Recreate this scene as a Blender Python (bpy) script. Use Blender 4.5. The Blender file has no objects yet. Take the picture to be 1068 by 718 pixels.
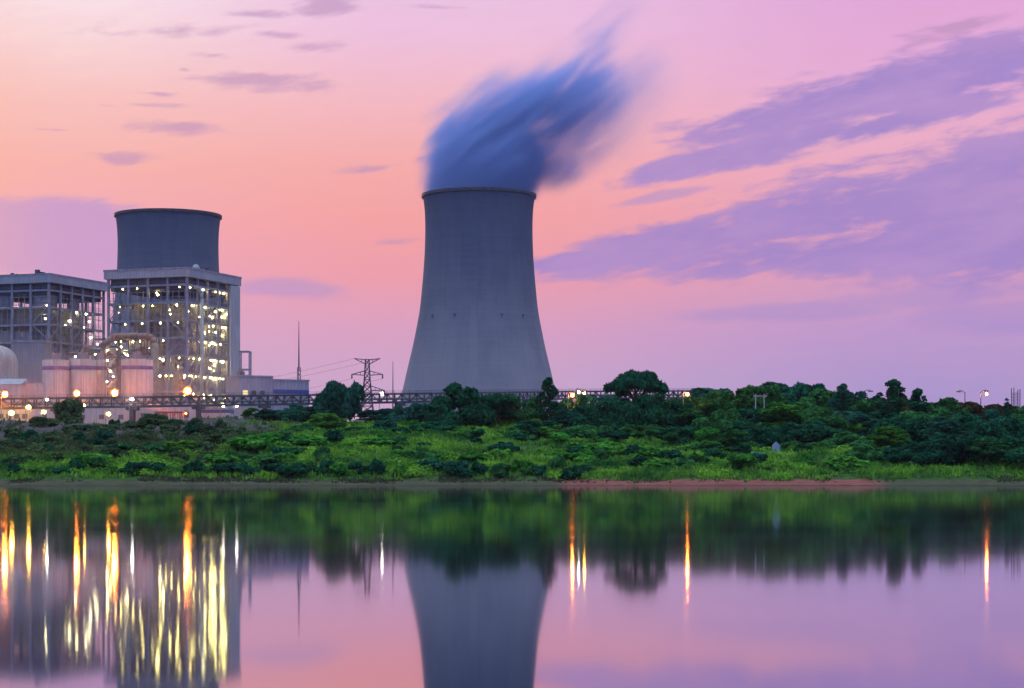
import bpy, math, random
import numpy as np

SC = bpy.context.scene
COL = SC.collection
F = 2076.0                      # focal length in photo pixels (1068 wide)
CZ = 2.5                        # camera height over the water
random.seed(7)
RNG = np.random.default_rng(11)

# ---------------------------------------------------------------- camera
cam_d = bpy.data.cameras.new('camera')
cam_d.sensor_width = 36.0
cam_d.lens = 36.0 * F / 1068.0
cam_d.shift_y = (492 - 359) / 1068.0
cam_d.clip_start = 0.5
cam_d.clip_end = 20000
cam = bpy.data.objects.new('camera', cam_d)
cam.location = (0, 0, CZ)
cam.rotation_euler = (math.radians(90), 0, 0)
COL.objects.link(cam)
SC.camera = cam

SC.view_settings.view_transform = 'Standard'
SC.view_settings.look = 'None'
SC.view_settings.exposure = 0.0
SC.view_settings.gamma = 1.0
SC.view_settings.use_curve_mapping = False
cy = SC.cycles
cy.volume_step_rate = 0.35
cy.volume_max_steps = 256
cy.max_bounces = 8
cy.volume_bounces = 3
cy.transparent_max_bounces = 8
cy.caustics_reflective = True
cy.sample_clamp_indirect = 12.0
cy.use_light_tree = True
cy.use_denoising = True


# ---------------------------------------------------------------- node helpers
def s2l(c):
    out = []
    for v in c:
        v = v / 255.0
        out.append(v / 12.92 if v <= 0.04045 else ((v + 0.055) / 1.055) ** 2.4)
    return tuple(out) + (1.0,)


class G:
    """tiny wrapper that wires shader nodes"""
    def __init__(self, tree):
        self.t = tree
        self.N = tree.nodes
        self.L = tree.links

    def put(self, node, key, val):
        if val is None:
            return
        s = node.inputs[key]
        if isinstance(val, bpy.types.NodeSocket):
            self.L.new(val, s)
        else:
            s.default_value = val

    def n(self, typ, props=None, **ins):
        nd = self.N.new(typ)
        for k, v in (props or {}).items():
            setattr(nd, k, v)
        for k, v in ins.items():
            self.put(nd, k.replace('_', ' '), v)
        return nd

    def m(self, op, a, b=None, c=None, clamp=False):
        nd = self.N.new('ShaderNodeMath')
        nd.operation = op
        nd.use_clamp = clamp
        for i, v in enumerate((a, b, c)):
            if v is not None:
                self.put(nd, i, v)
        return nd.outputs[0]

    def vm(self, op, a, b=None, out=0):
        nd = self.N.new('ShaderNodeVectorMath')
        nd.operation = op
        self.put(nd, 0, a)
        if b is not None:
            self.put(nd, 1, b)
        return nd.outputs[out]

    def comb(self, x, y, z):
        nd = self.N.new('ShaderNodeCombineXYZ')
        for i, v in enumerate((x, y, z)):
            self.put(nd, i, v)
        return nd.outputs[0]

    def sep(self, v):
        nd = self.N.new('ShaderNodeSeparateXYZ')
        self.put(nd, 0, v)
        return nd.outputs

    def smooth(self, v, a, b, lo=0.0, hi=1.0):
        nd = self.N.new('ShaderNodeMapRange')
        nd.interpolation_type = 'SMOOTHSTEP'
        for i, q in enumerate((v, a, b, lo, hi)):
            self.put(nd, i, q)
        return nd.outputs[0]

    def ramp(self, fac, stops, interp='LINEAR'):
        nd = self.N.new('ShaderNodeValToRGB')
        cr = nd.color_ramp
        cr.interpolation = interp
        while len(cr.elements) < len(stops):
            cr.elements.new(0.5)
        for e, (p, c) in zip(cr.elements, stops):
            e.position = p
            e.color = c if len(c) == 4 else tuple(c) + (1.0,)
        self.put(nd, 0, fac)
        return nd.outputs[0]

    def mix(self, fac, a, b, blend='MIX'):
        nd = self.N.new('ShaderNodeMix')
        nd.data_type = 'RGBA'
        nd.blend_type = blend
        self.put(nd, 0, fac)
        self.put(nd, 6, a)
        self.put(nd, 7, b)
        return nd.outputs[2]

    def noise(self, vec, scale, detail=4.0, rough=0.55, dist=0.0):
        nd = self.N.new('ShaderNodeTexNoise')
        self.put(nd, 'Vector', vec)
        nd.inputs['Scale'].default_value = scale
        nd.inputs['Detail'].default_value = detail
        nd.inputs['Roughness'].default_value = rough
        nd.inputs['Distortion'].default_value = dist
        return nd.outputs[0]


# ---------------------------------------------------------------- world: dusk sky
SUN_EL, SUN_AZ = 5.0, -24.0     # degrees; azimuth from +Y towards +X
w = bpy.data.worlds.new('World')
SC.world = w
w.use_nodes = True
g = G(w.node_tree)
g.N.clear()
tc = g.n('ShaderNodeTexCoord').outputs['Generated']
dx, dy, dz = g.sep(tc)[:3]
az = g.m('ARCTAN2', dx, dy)
el = g.m('ARCSINE', g.m('MAXIMUM', g.m('MINIMUM', dz, 1.0), -1.0))


def ang(px, py):
    u, v = (px - 534) / F, (492 - py) / F
    return math.atan(u), math.atan(v / math.sqrt(1 + u * u))


EMAX = 0.30


def eramp(stops, top):
    st = []
    for y, c in stops:
        st.append((ang(534, y)[1] / EMAX, s2l(c)))
    st.append((1.0, s2l(top)))
    return g.ramp(g.m('DIVIDE', el, EMAX, clamp=True), st)


left = eramp([(492, (194, 156, 202)), (400, (203, 158, 198)), (320, (222, 160, 196)), (250, (240, 164, 180)),
              (180, (248, 176, 170)), (110, (250, 194, 190)), (50, (251, 216, 218)), (5, (252, 228, 235))], (235, 215, 235))
cent = eramp([(492, (200, 165, 208)), (405, (202, 162, 205)), (350, (216, 156, 196)), (290, (238, 154, 170)),
              (225, (247, 160, 160)), (165, (248, 172, 170)), (100, (246, 186, 198)), (30, (240, 194, 226))], (225, 200, 235))
right = eramp([(492, (160, 142, 205)), (410, (168, 148, 206)), (345, (188, 150, 206)), (290, (218, 156, 192)),
               (210, (236, 166, 190)), (150, (238, 174, 200)), (80, (232, 172, 216)), (10, (228, 168, 218))], (205, 180, 230))
f1 = g.smooth(az, ang(60, 400)[0], ang(420, 400)[0])
f2 = g.smooth(az, ang(480, 400)[0], ang(960, 400)[0])
base = g.mix(f2, g.mix(f1, left, cent), right)

# streaked cloud noise, tilted a few degrees
th = math.radians(9)
pa = g.m('ADD', g.m('MULTIPLY', az, math.cos(th)), g.m('MULTIPLY', el, math.sin(th)))
pe = g.m('SUBTRACT', g.m('MULTIPLY', el, math.cos(th)), g.m('MULTIPLY', az, math.sin(th)))
nv = g.comb(g.m('MULTIPLY', pa, 14.0), g.m('MULTIPLY', pe, 52.0), 3.7)
n1 = g.noise(nv, 1.0, 6.0, 0.58, 0.35)
nv2 = g.comb(g.m('MULTIPLY', pa, 45.0), g.m('MULTIPLY', pe, 190.0), 1.2)
n2 = g.noise(nv2, 1.0, 4.0, 0.6, 0.3)
nn = g.m('ADD', g.m('MULTIPLY', g.m('SUBTRACT', n1, 0.5), 1.7), g.m('MULTIPLY', g.m('SUBTRACT', n2, 0.5), 0.75))

BIG = [(930, 92, 200, 32, 9), (1020, 75, 150, 34, 6), (835, 116, 140, 24, 12), (735, 168, 110, 14, 13), (815, 152, 120, 17, 13), (930, 130, 110, 14, 12),
       (870, 222, 240, 44, 9), (1000, 218, 200, 72, 5), (700, 252, 170, 27, 10), (790, 266, 130, 26, 7), (1010, 180, 140, 28, 11),
       (900, 262, 180, 30, 3), (610, 270, 110, 14, 7), (1040, 265, 120, 40, 0)]
LOW = [(980, 308, 140, 15, 4), (820, 325, 150, 12, 2), (1050, 330, 130, 20, 2), (300, 300, 90, 15, -3),
       (690, 205, 60, 7, 10)]
LEFT = [(30, 246, 170, 44, -1), (60, 268, 160, 34, 0), (110, 232, 100, 24, -5), (-90, 250, 180, 50, 0)]
WISP = [(190, 34, 80, 12, 3), (315, 50, 50, 9, 4), (250, 84, 90, 10, -2), (260, 15, 36, 5, 0), (345, 8, 30, 9, 4), (285, 36, 34, 5, -2), (225, 58, 40, 6, -2), (192, 73, 12, 5, 0), (385, 177, 46, 8, 6),
        (410, 253, 30, 5, 5), (165, 98, 24, 4, 0), (110, 110, 36, 4, 0), (190, 132, 50, 9, 0), (150, 110, 50, 4, 0), (60, 136, 30, 3, 0),
        (440, 165, 20, 7, 10), (120, 165, 40, 9, 0), (455, 8, 40, 4, 0), (1010, 25, 60, 9, 12), (965, 42, 30, 8, 12)]


def cloud(lst, lo=0.0, hi=0.38, k=1.0):
    acc = None
    for px, py, Lh, T, an in lst:
        a0, e0 = ang(px, py)
        c, s = math.cos(math.radians(an)), math.sin(math.radians(an))
        du = g.m('SUBTRACT', az, a0)
        dv = g.m('SUBTRACT', el, e0)
        p = g.m('ADD', g.m('MULTIPLY', du, c * F / Lh), g.m('MULTIPLY', dv, s * F / Lh))
        q = g.m('SUBTRACT', g.m('MULTIPLY', dv, c * F / T), g.m('MULTIPLY', du, s * F / T))
        r = g.m('SUBTRACT', 1.0, g.m('SQRT', g.m('ADD', g.m('MULTIPLY', p, p), g.m('MULTIPLY', q, q))))
        acc = r if acc is None else g.m('MAXIMUM', acc, r)
    return g.smooth(g.m('ADD', acc, g.m('MULTIPLY', nn, k)), lo, hi)


back_off = g.smooth(dy, 0.0, 0.3)            # the modelled clouds sit on the sunset side
mb = g.m('MULTIPLY', g.m('MULTIPLY', cloud(BIG, -0.12, 0.48, 1.30), g.smooth(n2, 0.22, 0.55, 0.80, 1.0)), 0.90)
ml = g.m('MULTIPLY', cloud(LOW, -0.05, 0.6, 0.9), 0.55)
mf = g.m('MULTIPLY', cloud(LEFT, 0.02, 0.42, 0.75), 0.9)
mw = g.m('MULTIPLY', cloud(WISP, -0.05, 0.95, 2.1), 0.62)
vio = g.mix(g.smooth(n1, 0.35, 0.7), s2l((150, 128, 204)), s2l((172, 140, 206)))
sky = g.mix(ml, base, s2l((165, 140, 205)))
sky = g.mix(mf, sky, s2l((194, 150, 204)))
sky = g.mix(mw, sky, s2l((182, 140, 188)))
sky = g.mix(mb, sky, vio)
# faint mottling everywhere
sky = g.mix(g.m('MULTIPLY', g.smooth(n2, 0.3, 0.75), 0.10), sky, s2l((225, 160, 190)))

# the sky behind the camera is clear and blue, the unseen zenith boosted as added fill light
blue = g.ramp(g.m('DIVIDE', el, 1.4, clamp=True), [(0.0, (0.13, 0.22, 0.66)), (0.35, (0.18, 0.34, 0.95)), (0.62, (0.75, 1.15, 1.6)), (1.0, (2.3, 3.1, 3.5))])
facing = g.smooth(dy, -0.35, 0.55)
high = g.smooth(el, 0.22, 0.75)
mixed = g.mix(facing, blue, sky)
mixed = g.mix(high, mixed, g.mix(0.35, blue, (0.80, 0.74, 0.86, 1)))
# warm glow of the set sun, out of frame on the left
gd = g.m('ADD', g.m('POWER', g.m('MULTIPLY', g.m('SUBTRACT', az, math.radians(SUN_AZ)), 3.2), 2.0), g.m('POWER', g.m('MULTIPLY', g.m('SUBTRACT', el, 0.10), 5.0), 2.0))
glow = g.m('MULTIPLY', g.m('EXPONENT', g.m('MULTIPLY', gd, -1.0)), facing)
mixed = g.mix(g.m('MULTIPLY', g.m('MULTIPLY', glow, g.smooth(az, ang(80, 0)[0], ang(-120, 0)[0])), 0.6), mixed, (1.0, 0.46, 0.25, 1))
st = g.n('ShaderNodeTexSky', {'sky_type': 'NISHITA', 'sun_disc': False, 'sun_elevation': math.radians(SUN_EL),
                              'sun_rotation': math.radians(SUN_AZ)}).outputs[0]
bg1 = g.n('ShaderNodeBackground', Color=mixed, Strength=0.97)
bg2 = g.n('ShaderNodeBackground', Color=st, Strength=0.003)
add = g.n('ShaderNodeAddShader')
g.L.new(bg1.outputs[0], add.inputs[0])
g.L.new(bg2.outputs[0], add.inputs[1])
g.L.new(add.outputs[0], g.n('ShaderNodeOutputWorld').inputs[0])
w.cycles.sampling_method = 'MANUAL'
w.cycles.sample_map_resolution = 1024

# ---------------------------------------------------------------- the low sun
sl = bpy.data.lights.new('sun', 'SUN')
sl.energy = 0.35
sl.angle = math.radians(12)
sl.color = (1.0, 0.62, 0.45)
so = bpy.data.objects.new('sun', sl)
a_, e_ = math.radians(SUN_AZ), math.radians(SUN_EL)
from mathutils import Vector
sd = Vector((math.sin(a_) * math.cos(e_), math.cos(a_) * math.cos(e_), math.sin(e_)))
so.rotation_euler = (-sd).to_track_quat('-Z', 'Y').to_euler()
COL.objects.link(so)


# ---------------------------------------------------------------- mesh helpers
class MB:
    def __init__(self):
        self.v, self.f = [], []

    def add(self, vs, fs):
        o = len(self.v)
        self.v += [tuple(p) for p in vs]
        self.f += [tuple(i + o for i in f) for f in fs]
        return self

    def box(self, x0, x1, y0, y1, z0, z1):
        return self.add([(x0, y0, z0), (x1, y0, z0), (x1, y1, z0), (x0, y1, z0), (x0, y0, z1), (x1, y0, z1), (x1, y1, z1), (x0, y1, z1)],
                        [(0, 3, 2, 1), (4, 5, 6, 7), (0, 1, 5, 4), (1, 2, 6, 5), (2, 3, 7, 6), (3, 0, 4, 7)])

    def tube(self, p, q, r, n=6, r2=None):
        p, q = Vector(p), Vector(q)
        d = (q - p).normalized()
        a = d.cross(Vector((0, 0, 1)) if abs(d.z) < 0.9 else Vector((1, 0, 0))).normalized()
        b = d.cross(a)
        r2 = r if r2 is None else r2
        vs = []
        off = math.pi / n
        for i in range(n):
            t = 2 * math.pi * i / n + off
            vs.append(p + (a * math.cos(t) + b * math.sin(t)) * r)
        for i in range(n):
            t = 2 * math.pi * i / n + off
            vs.append(q + (a * math.cos(t) + b * math.sin(t)) * r2)
        fs = [(i, (i + 1) % n, n + (i + 1) % n, n + i) for i in range(n)]
        fs += [tuple(range(n))[::-1], tuple(range(n, 2 * n))]
        return self.add(vs, fs)

    def bar(self, p, q, wd):
        return self.tube(p, q, wd * 0.7071, 4)

    def path(self, pts, r, n=8):
        for p, q in zip(pts[:-1], pts[1:]):
            self.tube(p, q, r, n)
        return self

    def lathe(self, prof, n=48, c=(0, 0), close=False):
        vs, fs = [], []
        for r, z in prof:
            for i in range(n):
                t = 2 * math.pi * i / n
                vs.append((c[0] + r * math.cos(t), c[1] + r * math.sin(t), z))
        k = len(prof)
        for j in range(k - 1 if not close else k):
            j2 = (j + 1) % k
            for i in range(n):
                i2 = (i + 1) % n
                fs.append((j * n + i, j * n + i2, j2 * n + i2, j2 * n + i))
        return self.add(vs, fs)

    def ball(self, c, r, n=8, m=5):
        prof = [(max(r * math.sin(math.pi * j / m), 1e-4), c[2] - r * math.cos(math.pi * j / m)) for j in range(m + 1)]
        return self.lathe(prof, n, (c[0], c[1]))

    def octa(self, c, r):
        x, y, z = c
        return self.add([(x + r, y, z), (x - r, y, z), (x, y + r, z), (x, y - r, z), (x, y, z + r), (x, y, z - r)],
                        [(0, 2, 4), (2, 1, 4), (1, 3, 4), (3, 0, 4), (2, 0, 5), (1, 2, 5), (3, 1, 5), (0, 3, 5)])

    def build(self, name, mat, parent=None, smooth=False):
        me = bpy.data.meshes.new(name)
        me.from_pydata(self.v, [], self.f)
        me.update()
        if smooth:
            me.polygons.foreach_set('use_smooth', [True] * len(me.polygons))
        me.materials.append(mat)
        o = bpy.data.objects.new(name, me)
        o.parent = parent
        COL.objects.link(o)
        return o


def mesh_np(name, verts, faces_n, mat, parent=None):
    """verts: (k*n,3) array, consecutive n-gons"""
    me = bpy.data.meshes.new(name)
    nv = len(verts)
    nf = nv // faces_n
    me.vertices.add(nv)
    me.vertices.foreach_set('co', np.asarray(verts, np.float32).ravel())
    me.loops.add(nv)
    me.loops.foreach_set('vertex_index', np.arange(nv, dtype=np.int32))
    me.polygons.add(nf)
    me.polygons.foreach_set('loop_start', np.arange(0, nv, faces_n, dtype=np.int32))
    me.polygons.foreach_set('loop_total', np.full(nf, faces_n, dtype=np.int32))
    me.update(calc_edges=True)
    me.materials.append(mat)
    if name is None:
        return me
    o = bpy.data.objects.new(name, me)
    o.parent = parent
    COL.objects.link(o)
    return o


def tag(o, label=None, cat=None, group=None, kind=None):
    if label:
        o['label'] = label
    if cat:
        o['category'] = cat
    if group:
        o['group'] = group
    if kind:
        o['kind'] = kind
    return o


def empty(name, loc, rz=0.0, label=None, cat=None, group=None):
    o = bpy.data.objects.new(name, None)
    o.empty_display_size = 0.5
    o.location = loc
    o.rotation_euler = (0, 0, rz)
    COL.objects.link(o)
    return tag(o, label, cat, group)


def at(px, py, D):
    return Vector(((px - 534) * D / F, D, CZ + (492 - py) * D / F))


ORD = ('first second third fourth fifth sixth seventh eighth ninth tenth eleventh twelfth thirteenth fourteenth fifteenth sixteenth '
       'seventeenth eighteenth nineteenth twentieth').split()
TENS = {20: 'twenty', 30: 'thirty', 40: 'forty', 50: 'fifty', 60: 'sixty', 70: 'seventy', 80: 'eighty'}


def ordinal(n):
    if n <= 20:
        return ORD[n - 1]
    t, u = n // 10 * 10, n % 10
    return (TENS[t][:-1] + 'ieth') if u == 0 else TENS[t] + '-' + ORD[u - 1]


# ---------------------------------------------------------------- materials
def mat_new(name):
    m = bpy.data.materials.new(name)
    m.use_nodes = True
    gg = G(m.node_tree)
    gg.N.clear()
    out = gg.n('ShaderNodeOutputMaterial')
    return m, gg, out


def surf(name, c1, c2, scale=0.5, rough=0.7, stretch=(1, 1, 1), metal=0.0, detail=5.0, coord='Object', bump=0.0, contrast=(0.35, 0.68)):
    m, gg, out = mat_new(name)
    v = gg.n('ShaderNodeTexCoord').outputs[coord]
    v = gg.vm('MULTIPLY', v, stretch)
    n = gg.noise(v, scale, detail, 0.6, 0.2)
    c = gg.mix(gg.smooth(n, *contrast), tuple(c1) + (1,), tuple(c2) + (1,))
    b = gg.n('ShaderNodeBsdfPrincipled', Roughness=rough, Metallic=metal)
    gg.put(b, 'Base Color', c)
    b.inputs['Specular IOR Level'].default_value = 0.25
    if bump:
        bn = gg.n('ShaderNodeBump', Strength=bump, Distance=0.3, Height=n)
        gg.L.new(bn.outputs[0], b.inputs['Normal'])
    gg.L.new(b.outputs[0], out.inputs[0])
    return m


def glowmat(name, col, strength):
    m, gg, out = mat_new(name)
    e = gg.n('ShaderNodeEmission', Color=tuple(col) + (1,), Strength=strength)
    gg.L.new(e.outputs[0], out.inputs[0])
    return m


def concrete_tower():
    m, gg, out = mat_new('tower_concrete')
    v = gg.n('ShaderNodeTexCoord').outputs['Object']
    x, y, z = gg.sep(v)[:3]
    phi = gg.m('ARCTAN2', x, y)
    # vertical rain streaks and horizontal pour lifts
    st_ = gg.noise(gg.comb(gg.m('MULTIPLY', phi, 26.0), gg.m('MULTIPLY', z, 0.02), 0.0), 1.0, 5.0, 0.65)
    lift = gg.noise(gg.comb(gg.m('MULTIPLY', phi, 0.6), gg.m('MULTIPLY', z, 0.42), 4.0), 1.0, 3.0, 0.6)
    blot = gg.noise(gg.comb(gg.m('MULTIPLY', phi, 2.6), gg.m('MULTIPLY', z, 0.028), 9.0), 1.0, 5.0, 0.6, 0.6)
    band = gg.m('FRACT', gg.m('MULTIPLY', z, 1.0 / 3.0))
    seam = gg.smooth(gg.m('ABSOLUTE', gg.m('SUBTRACT', band, 0.5)), 0.40, 0.5)
    rib = gg.m('FRACT', gg.m('MULTIPLY', phi, 96 / (2 * math.pi)))
    rs = gg.smooth(gg.m('ABSOLUTE', gg.m('SUBTRACT', rib, 0.5)), 0.38, 0.5)
    c = gg.mix(gg.smooth(blot, 0.3, 0.7), (0.115, 0.135, 0.205, 1), (0.185, 0.195, 0.26, 1))
    c = gg.mix(gg.m('MULTIPLY', gg.smooth(st_, 0.42, 0.75), 0.5), c, (0.11, 0.11, 0.14, 1))
    c = gg.mix(gg.m('MULTIPLY', gg.smooth(lift, 0.35, 0.7), 0.20), c, (0.25, 0.24, 0.26, 1))
    c = gg.mix(gg.m('MULTIPLY', seam, 0.16), c, (0.11, 0.11, 0.14, 1))
    c = gg.mix(gg.m('MULTIPLY', rs, 0.14), c, (0.15, 0.15, 0.17, 1))
    # weather stain under the mouth; its upward darkening also paints the tower's haze fade
    stain_haze = gg.m('MULTIPLY', gg.smooth(gg.m('ADD', z, gg.m('MULTIPLY', gg.m('SUBTRACT', blot, 0.5), 60.0)), 75.0, 165.0), 0.55)
    c = gg.mix(stain_haze, c, (0.055, 0.078, 0.150, 1))
    b = gg.n('ShaderNodeBsdfPrincipled', Roughness=0.9)
    gg.put(b, 'Base Color', c)
    b.inputs['Specular IOR Level'].default_value = 0.15
    gg.L.new(b.outputs[0], out.inputs[0])
    return m


def clad(name, c1, c2, period=0.9, vertical=True, rough=0.6):
    """ribbed sheet cladding with weathering"""
    m, gg, out = mat_new(name)
    v = gg.n('ShaderNodeTexCoord').outputs['Object']
    x, y, z = gg.sep(v)[:3]
    t = gg.m('ADD', x, y) if vertical else z
    fr = gg.m('ABSOLUTE', gg.m('SUBTRACT', gg.m('FRACT', gg.m('DIVIDE', t, period)), 0.5))
    n = gg.noise(gg.vm('MULTIPLY', v, (0.5, 0.5, 0.12)), 1.0, 5.0, 0.62)
    # single sheets differ a little in tone
    cell = gg.n('ShaderNodeTexWhiteNoise', {'noise_dimensions': '3D'},
                Vector=gg.vm('FLOOR', gg.vm('MULTIPLY', v, (0.22, 0.22, 0.16)))).outputs[0]
    c = gg.mix(gg.smooth(n, 0.3, 0.72), tuple(c1) + (1,), tuple(c2) + (1,))
    c = gg.mix(gg.m('MULTIPLY', gg.smooth(fr, 0.3, 0.48), 0.35), c, tuple(q * 0.55 for q in c1) + (1,))
    c = gg.mix(gg.m('MULTIPLY', cell, 0.28), c, tuple(q * 0.7 for q in c1) + (1,))
    b = gg.n('ShaderNodeBsdfPrincipled', Roughness=rough)
    gg.put(b, 'Base Color', c)
    b.inputs['Specular IOR Level'].default_value = 0.3
    gg.L.new(b.outputs[0], out.inputs[0])
    return m


def leafmat(name, dark, light, hue=0.03, trans=0.25):
    m, gg, out = mat_new(name)
    oi = gg.n('ShaderNodeObjectInfo').outputs['Random']
    geo = gg.n('ShaderNodeNewGeometry').outputs['Position']
    n1_ = gg.noise(geo, 0.55, 3.0, 0.6)
    n2_ = gg.noise(geo, 2.6, 2.0, 0.6)
    f = gg.m('ADD', gg.m('MULTIPLY', gg.smooth(n1_, 0.3, 0.7), 0.55), gg.m('MULTIPLY', gg.smooth(n2_, 0.3, 0.7), 0.45))
    c = gg.mix(f, tuple(dark) + (1,), tuple(light) + (1,))
    hs = gg.n('ShaderNodeHueSaturation', Color=c)
    gg.put(hs, 'Hue', gg.m('ADD', 0.5 - hue / 2, gg.m('MULTIPLY', oi, hue)))
    gg.put(hs, 'Value', gg.m('ADD', 0.75, gg.m('MULTIPLY', gg.m('FRACT', gg.m('MULTIPLY', oi, 7.31)), 0.5)))
    d = gg.n('ShaderNodeBsdfDiffuse')
    t = gg.n('ShaderNodeBsdfTranslucent')
    gg.L.new(hs.outputs[0], d.inputs[0])
    gg.L.new(hs.outputs[0], t.inputs[0])
    mx = gg.n('ShaderNodeMixShader', Fac=trans)
    gg.L.new(d.outputs[0], mx.inputs[1])
    gg.L.new(t.outputs[0], mx.inputs[2])
    gg.L.new(mx.outputs[0], out.inputs[0])
    return m


M = {}
M['tower'] = concrete_tower()
M['steel'] = surf('painted_steel', (0.22, 0.22, 0.29), (0.32, 0.31, 0.38), 0.4, 0.55)
M['dark_steel'] = surf('dark_steel', (0.055, 0.055, 0.075), (0.10, 0.10, 0.12), 0.5, 0.6)
M['galv'] = surf('galvanised_steel', (0.16, 0.17, 0.19), (0.26, 0.27, 0.29), 1.5, 0.45, metal=0.4)
M['roof'] = clad('roof_cladding', (0.30, 0.32, 0.38), (0.40, 0.41, 0.46), 1.4)
M['casing'] = clad('boiler_casing', (0.22, 0.20, 0.23), (0.34, 0.315, 0.34), 1.2)
M['dark_clad'] = clad('dark_cladding', (0.07, 0.075, 0.10), (0.12, 0.12, 0.15), 1.2)
M['pale_clad'] = clad('pale_cladding', (0.36, 0.38, 0.41), (0.48, 0.49, 0.51), 1.5)
M['mauve_clad'] = clad('grey_cladding', (0.22, 0.205, 0.25), (0.31, 0.29, 0.33), 1.1)
M['white'] = clad('white_wall', (0.45, 0.41, 0.41), (0.60, 0.56, 0.55), 2.2)
M['silo'] = clad('silo_paint', (0.34, 0.28, 0.28), (0.48, 0.40, 0.40), 2.4)
M['purple'] = surf('purple_paint', (0.10, 0.07, 0.26), (0.15, 0.10, 0.32), 0.5, 0.5)
M['bluepaint'] = surf('blue_paint', (0.05, 0.08, 0.30), (0.08, 0.11, 0.36), 0.5, 0.5)
M['bluewall'] = clad('blue_grey_wall', (0.26, 0.30, 0.40), (0.36, 0.39, 0.48), 1.5)
M['redsteel'] = surf('red_steel', (0.45, 0.04, 0.04), (0.60, 0.07, 0.06), 0.8, 0.5)
M['duct'] = surf('brown_duct', (0.20, 0.13, 0.10), (0.31, 0.22, 0.17), 0.6, 0.55)
M['rust'] = surf('rusty_pipe', (0.17, 0.09, 0.07), (0.26, 0.17, 0.13), 0.9, 0.6)
M['grating'] = surf('floor_grating', (0.16, 0.16, 0.18), (0.26, 0.25, 0.27), 1.0, 0.7)
M['pole'] = surf('concrete_pole', (0.34, 0.34, 0.36), (0.48, 0.47, 0.48), 1.5, 0.8)
M['stone'] = surf('blue_grey_stone', (0.24, 0.30, 0.40), (0.36, 0.42, 0.52), 2.5, 0.85)
M['bark'] = surf('bark', (0.05, 0.035, 0.025), (0.11, 0.08, 0.06), 3.0, 0.95, stretch=(1, 1, 0.3))
M['wire'] = surf('cable', (0.04, 0.04, 0.05), (0.07, 0.07, 0.08), 1.0, 0.6)
def halo_lamp(name, rim, core, k, pw=15.0):
    """enlarged lamp ball: hot core, the halo painted as a dimmer rim"""
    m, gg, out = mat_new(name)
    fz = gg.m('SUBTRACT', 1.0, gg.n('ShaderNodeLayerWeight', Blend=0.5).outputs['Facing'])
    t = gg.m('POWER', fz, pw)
    c = gg.mix(t, tuple(rim) + (1,), tuple(q * k for q in core) + (1,))  # glow around the lamp is put into the rim colour
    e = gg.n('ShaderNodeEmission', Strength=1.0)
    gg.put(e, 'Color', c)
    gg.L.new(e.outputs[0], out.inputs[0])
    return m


M['work'] = halo_lamp('work_lamp_glow', (1.35, 1.0, 0.26), (1.0, 0.78, 0.22), 190.0, 6.0)
M['work2'] = halo_lamp('cool_work_lamp_glow', (1.3, 1.15, 0.5), (1.0, 0.88, 0.42), 170.0, 6.0)
M['sodium'] = halo_lamp('sodium_lamp', (1.8, 0.26, 0.02), (1.0, 0.20, 0.02), 2000.0)
M['yellowl'] = glowmat('yellow_lamp', (1.0, 0.50, 0.06), 150.0)
M['whitel'] = glowmat('white_lamp', (1.0, 0.93, 0.80), 60.0)

M['litwin'] = glowmat('lit_window', (1.0, 0.8, 0.35), 1.1)
M['litglass'] = glowmat('soft_lamp', (1.0, 0.9, 0.75), 5.0)
M['redl'] = glowmat('red_lamp', (1.0, 0.08, 0.04), 1.2)

M['leaf_dark'] = leafmat('dark_foliage', (0.005, 0.036, 0.022), (0.028, 0.165, 0.075))
M['leaf_mid'] = leafmat('mid_foliage', (0.010, 0.058, 0.022), (0.072, 0.260, 0.062))
M['leaf_blue'] = leafmat('bluish_foliage', (0.010, 0.050, 0.038), (0.040, 0.175, 0.115))
M['leaf_bright'] = leafmat('bright_foliage', (0.024, 0.120, 0.020), (0.130, 0.390, 0.048))
M['leaf_dull'] = leafmat('dull_foliage', (0.034, 0.060, 0.026), (0.120, 0.185, 0.075))
M['leaf_brown'] = leafmat('brown_foliage', (0.050, 0.040, 0.022), (0.130, 0.100, 0.045))

# ---------------------------------------------------------------- terrain
_lat = RNG.random((256, 256))


def vnoise(x, y, sc, ox=0.0):
    x = np.asarray(x, float) / sc + 100.3 + ox
    y = np.asarray(y, float) / sc + 57.7 + ox * 1.7
    xi, yi = np.floor(x).astype(int), np.floor(y).astype(int)
    fx, fy = x - xi, y - yi
    fx, fy = fx * fx * (3 - 2 * fx), fy * fy * (3 - 2 * fy)
    q = lambda a, b: _lat[a % 256, b % 256]
    return (q(xi, yi) * (1 - fx) * (1 - fy) + q(xi + 1, yi) * fx * (1 - fy) + q(xi, yi + 1) * (1 - fx) * fy + q(xi + 1, yi + 1) * fx * fy)


def sstep(v, a, b):
    t = np.clip((np.asarray(v, float) - a) / (b - a), 0, 1)
    return t * t * (3 - 2 * t)


def shore(x):
    x = np.asarray(x, float)
    return 350.0 + 1.6 * np.sin(x * 0.031 + 0.5) + 0.9 * np.sin(x * 0.12 + 1.0) + 1.8 * (vnoise(x, x * 0, 9.0) - 0.5)


PS = [-700, -60, -20, 0, 2, 5, 8, 11, 16, 30, 50, 70, 100, 128, 140, 160, 40000]
PZ = [-1.6, -1.6, -1.0, -0.02, 0.22, 0.6, 0.9, 1.7, 2.6, 4.3, 6.4, 8.4, 11.2, 14.0, 14.2, 14.0, 14.0]


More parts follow.
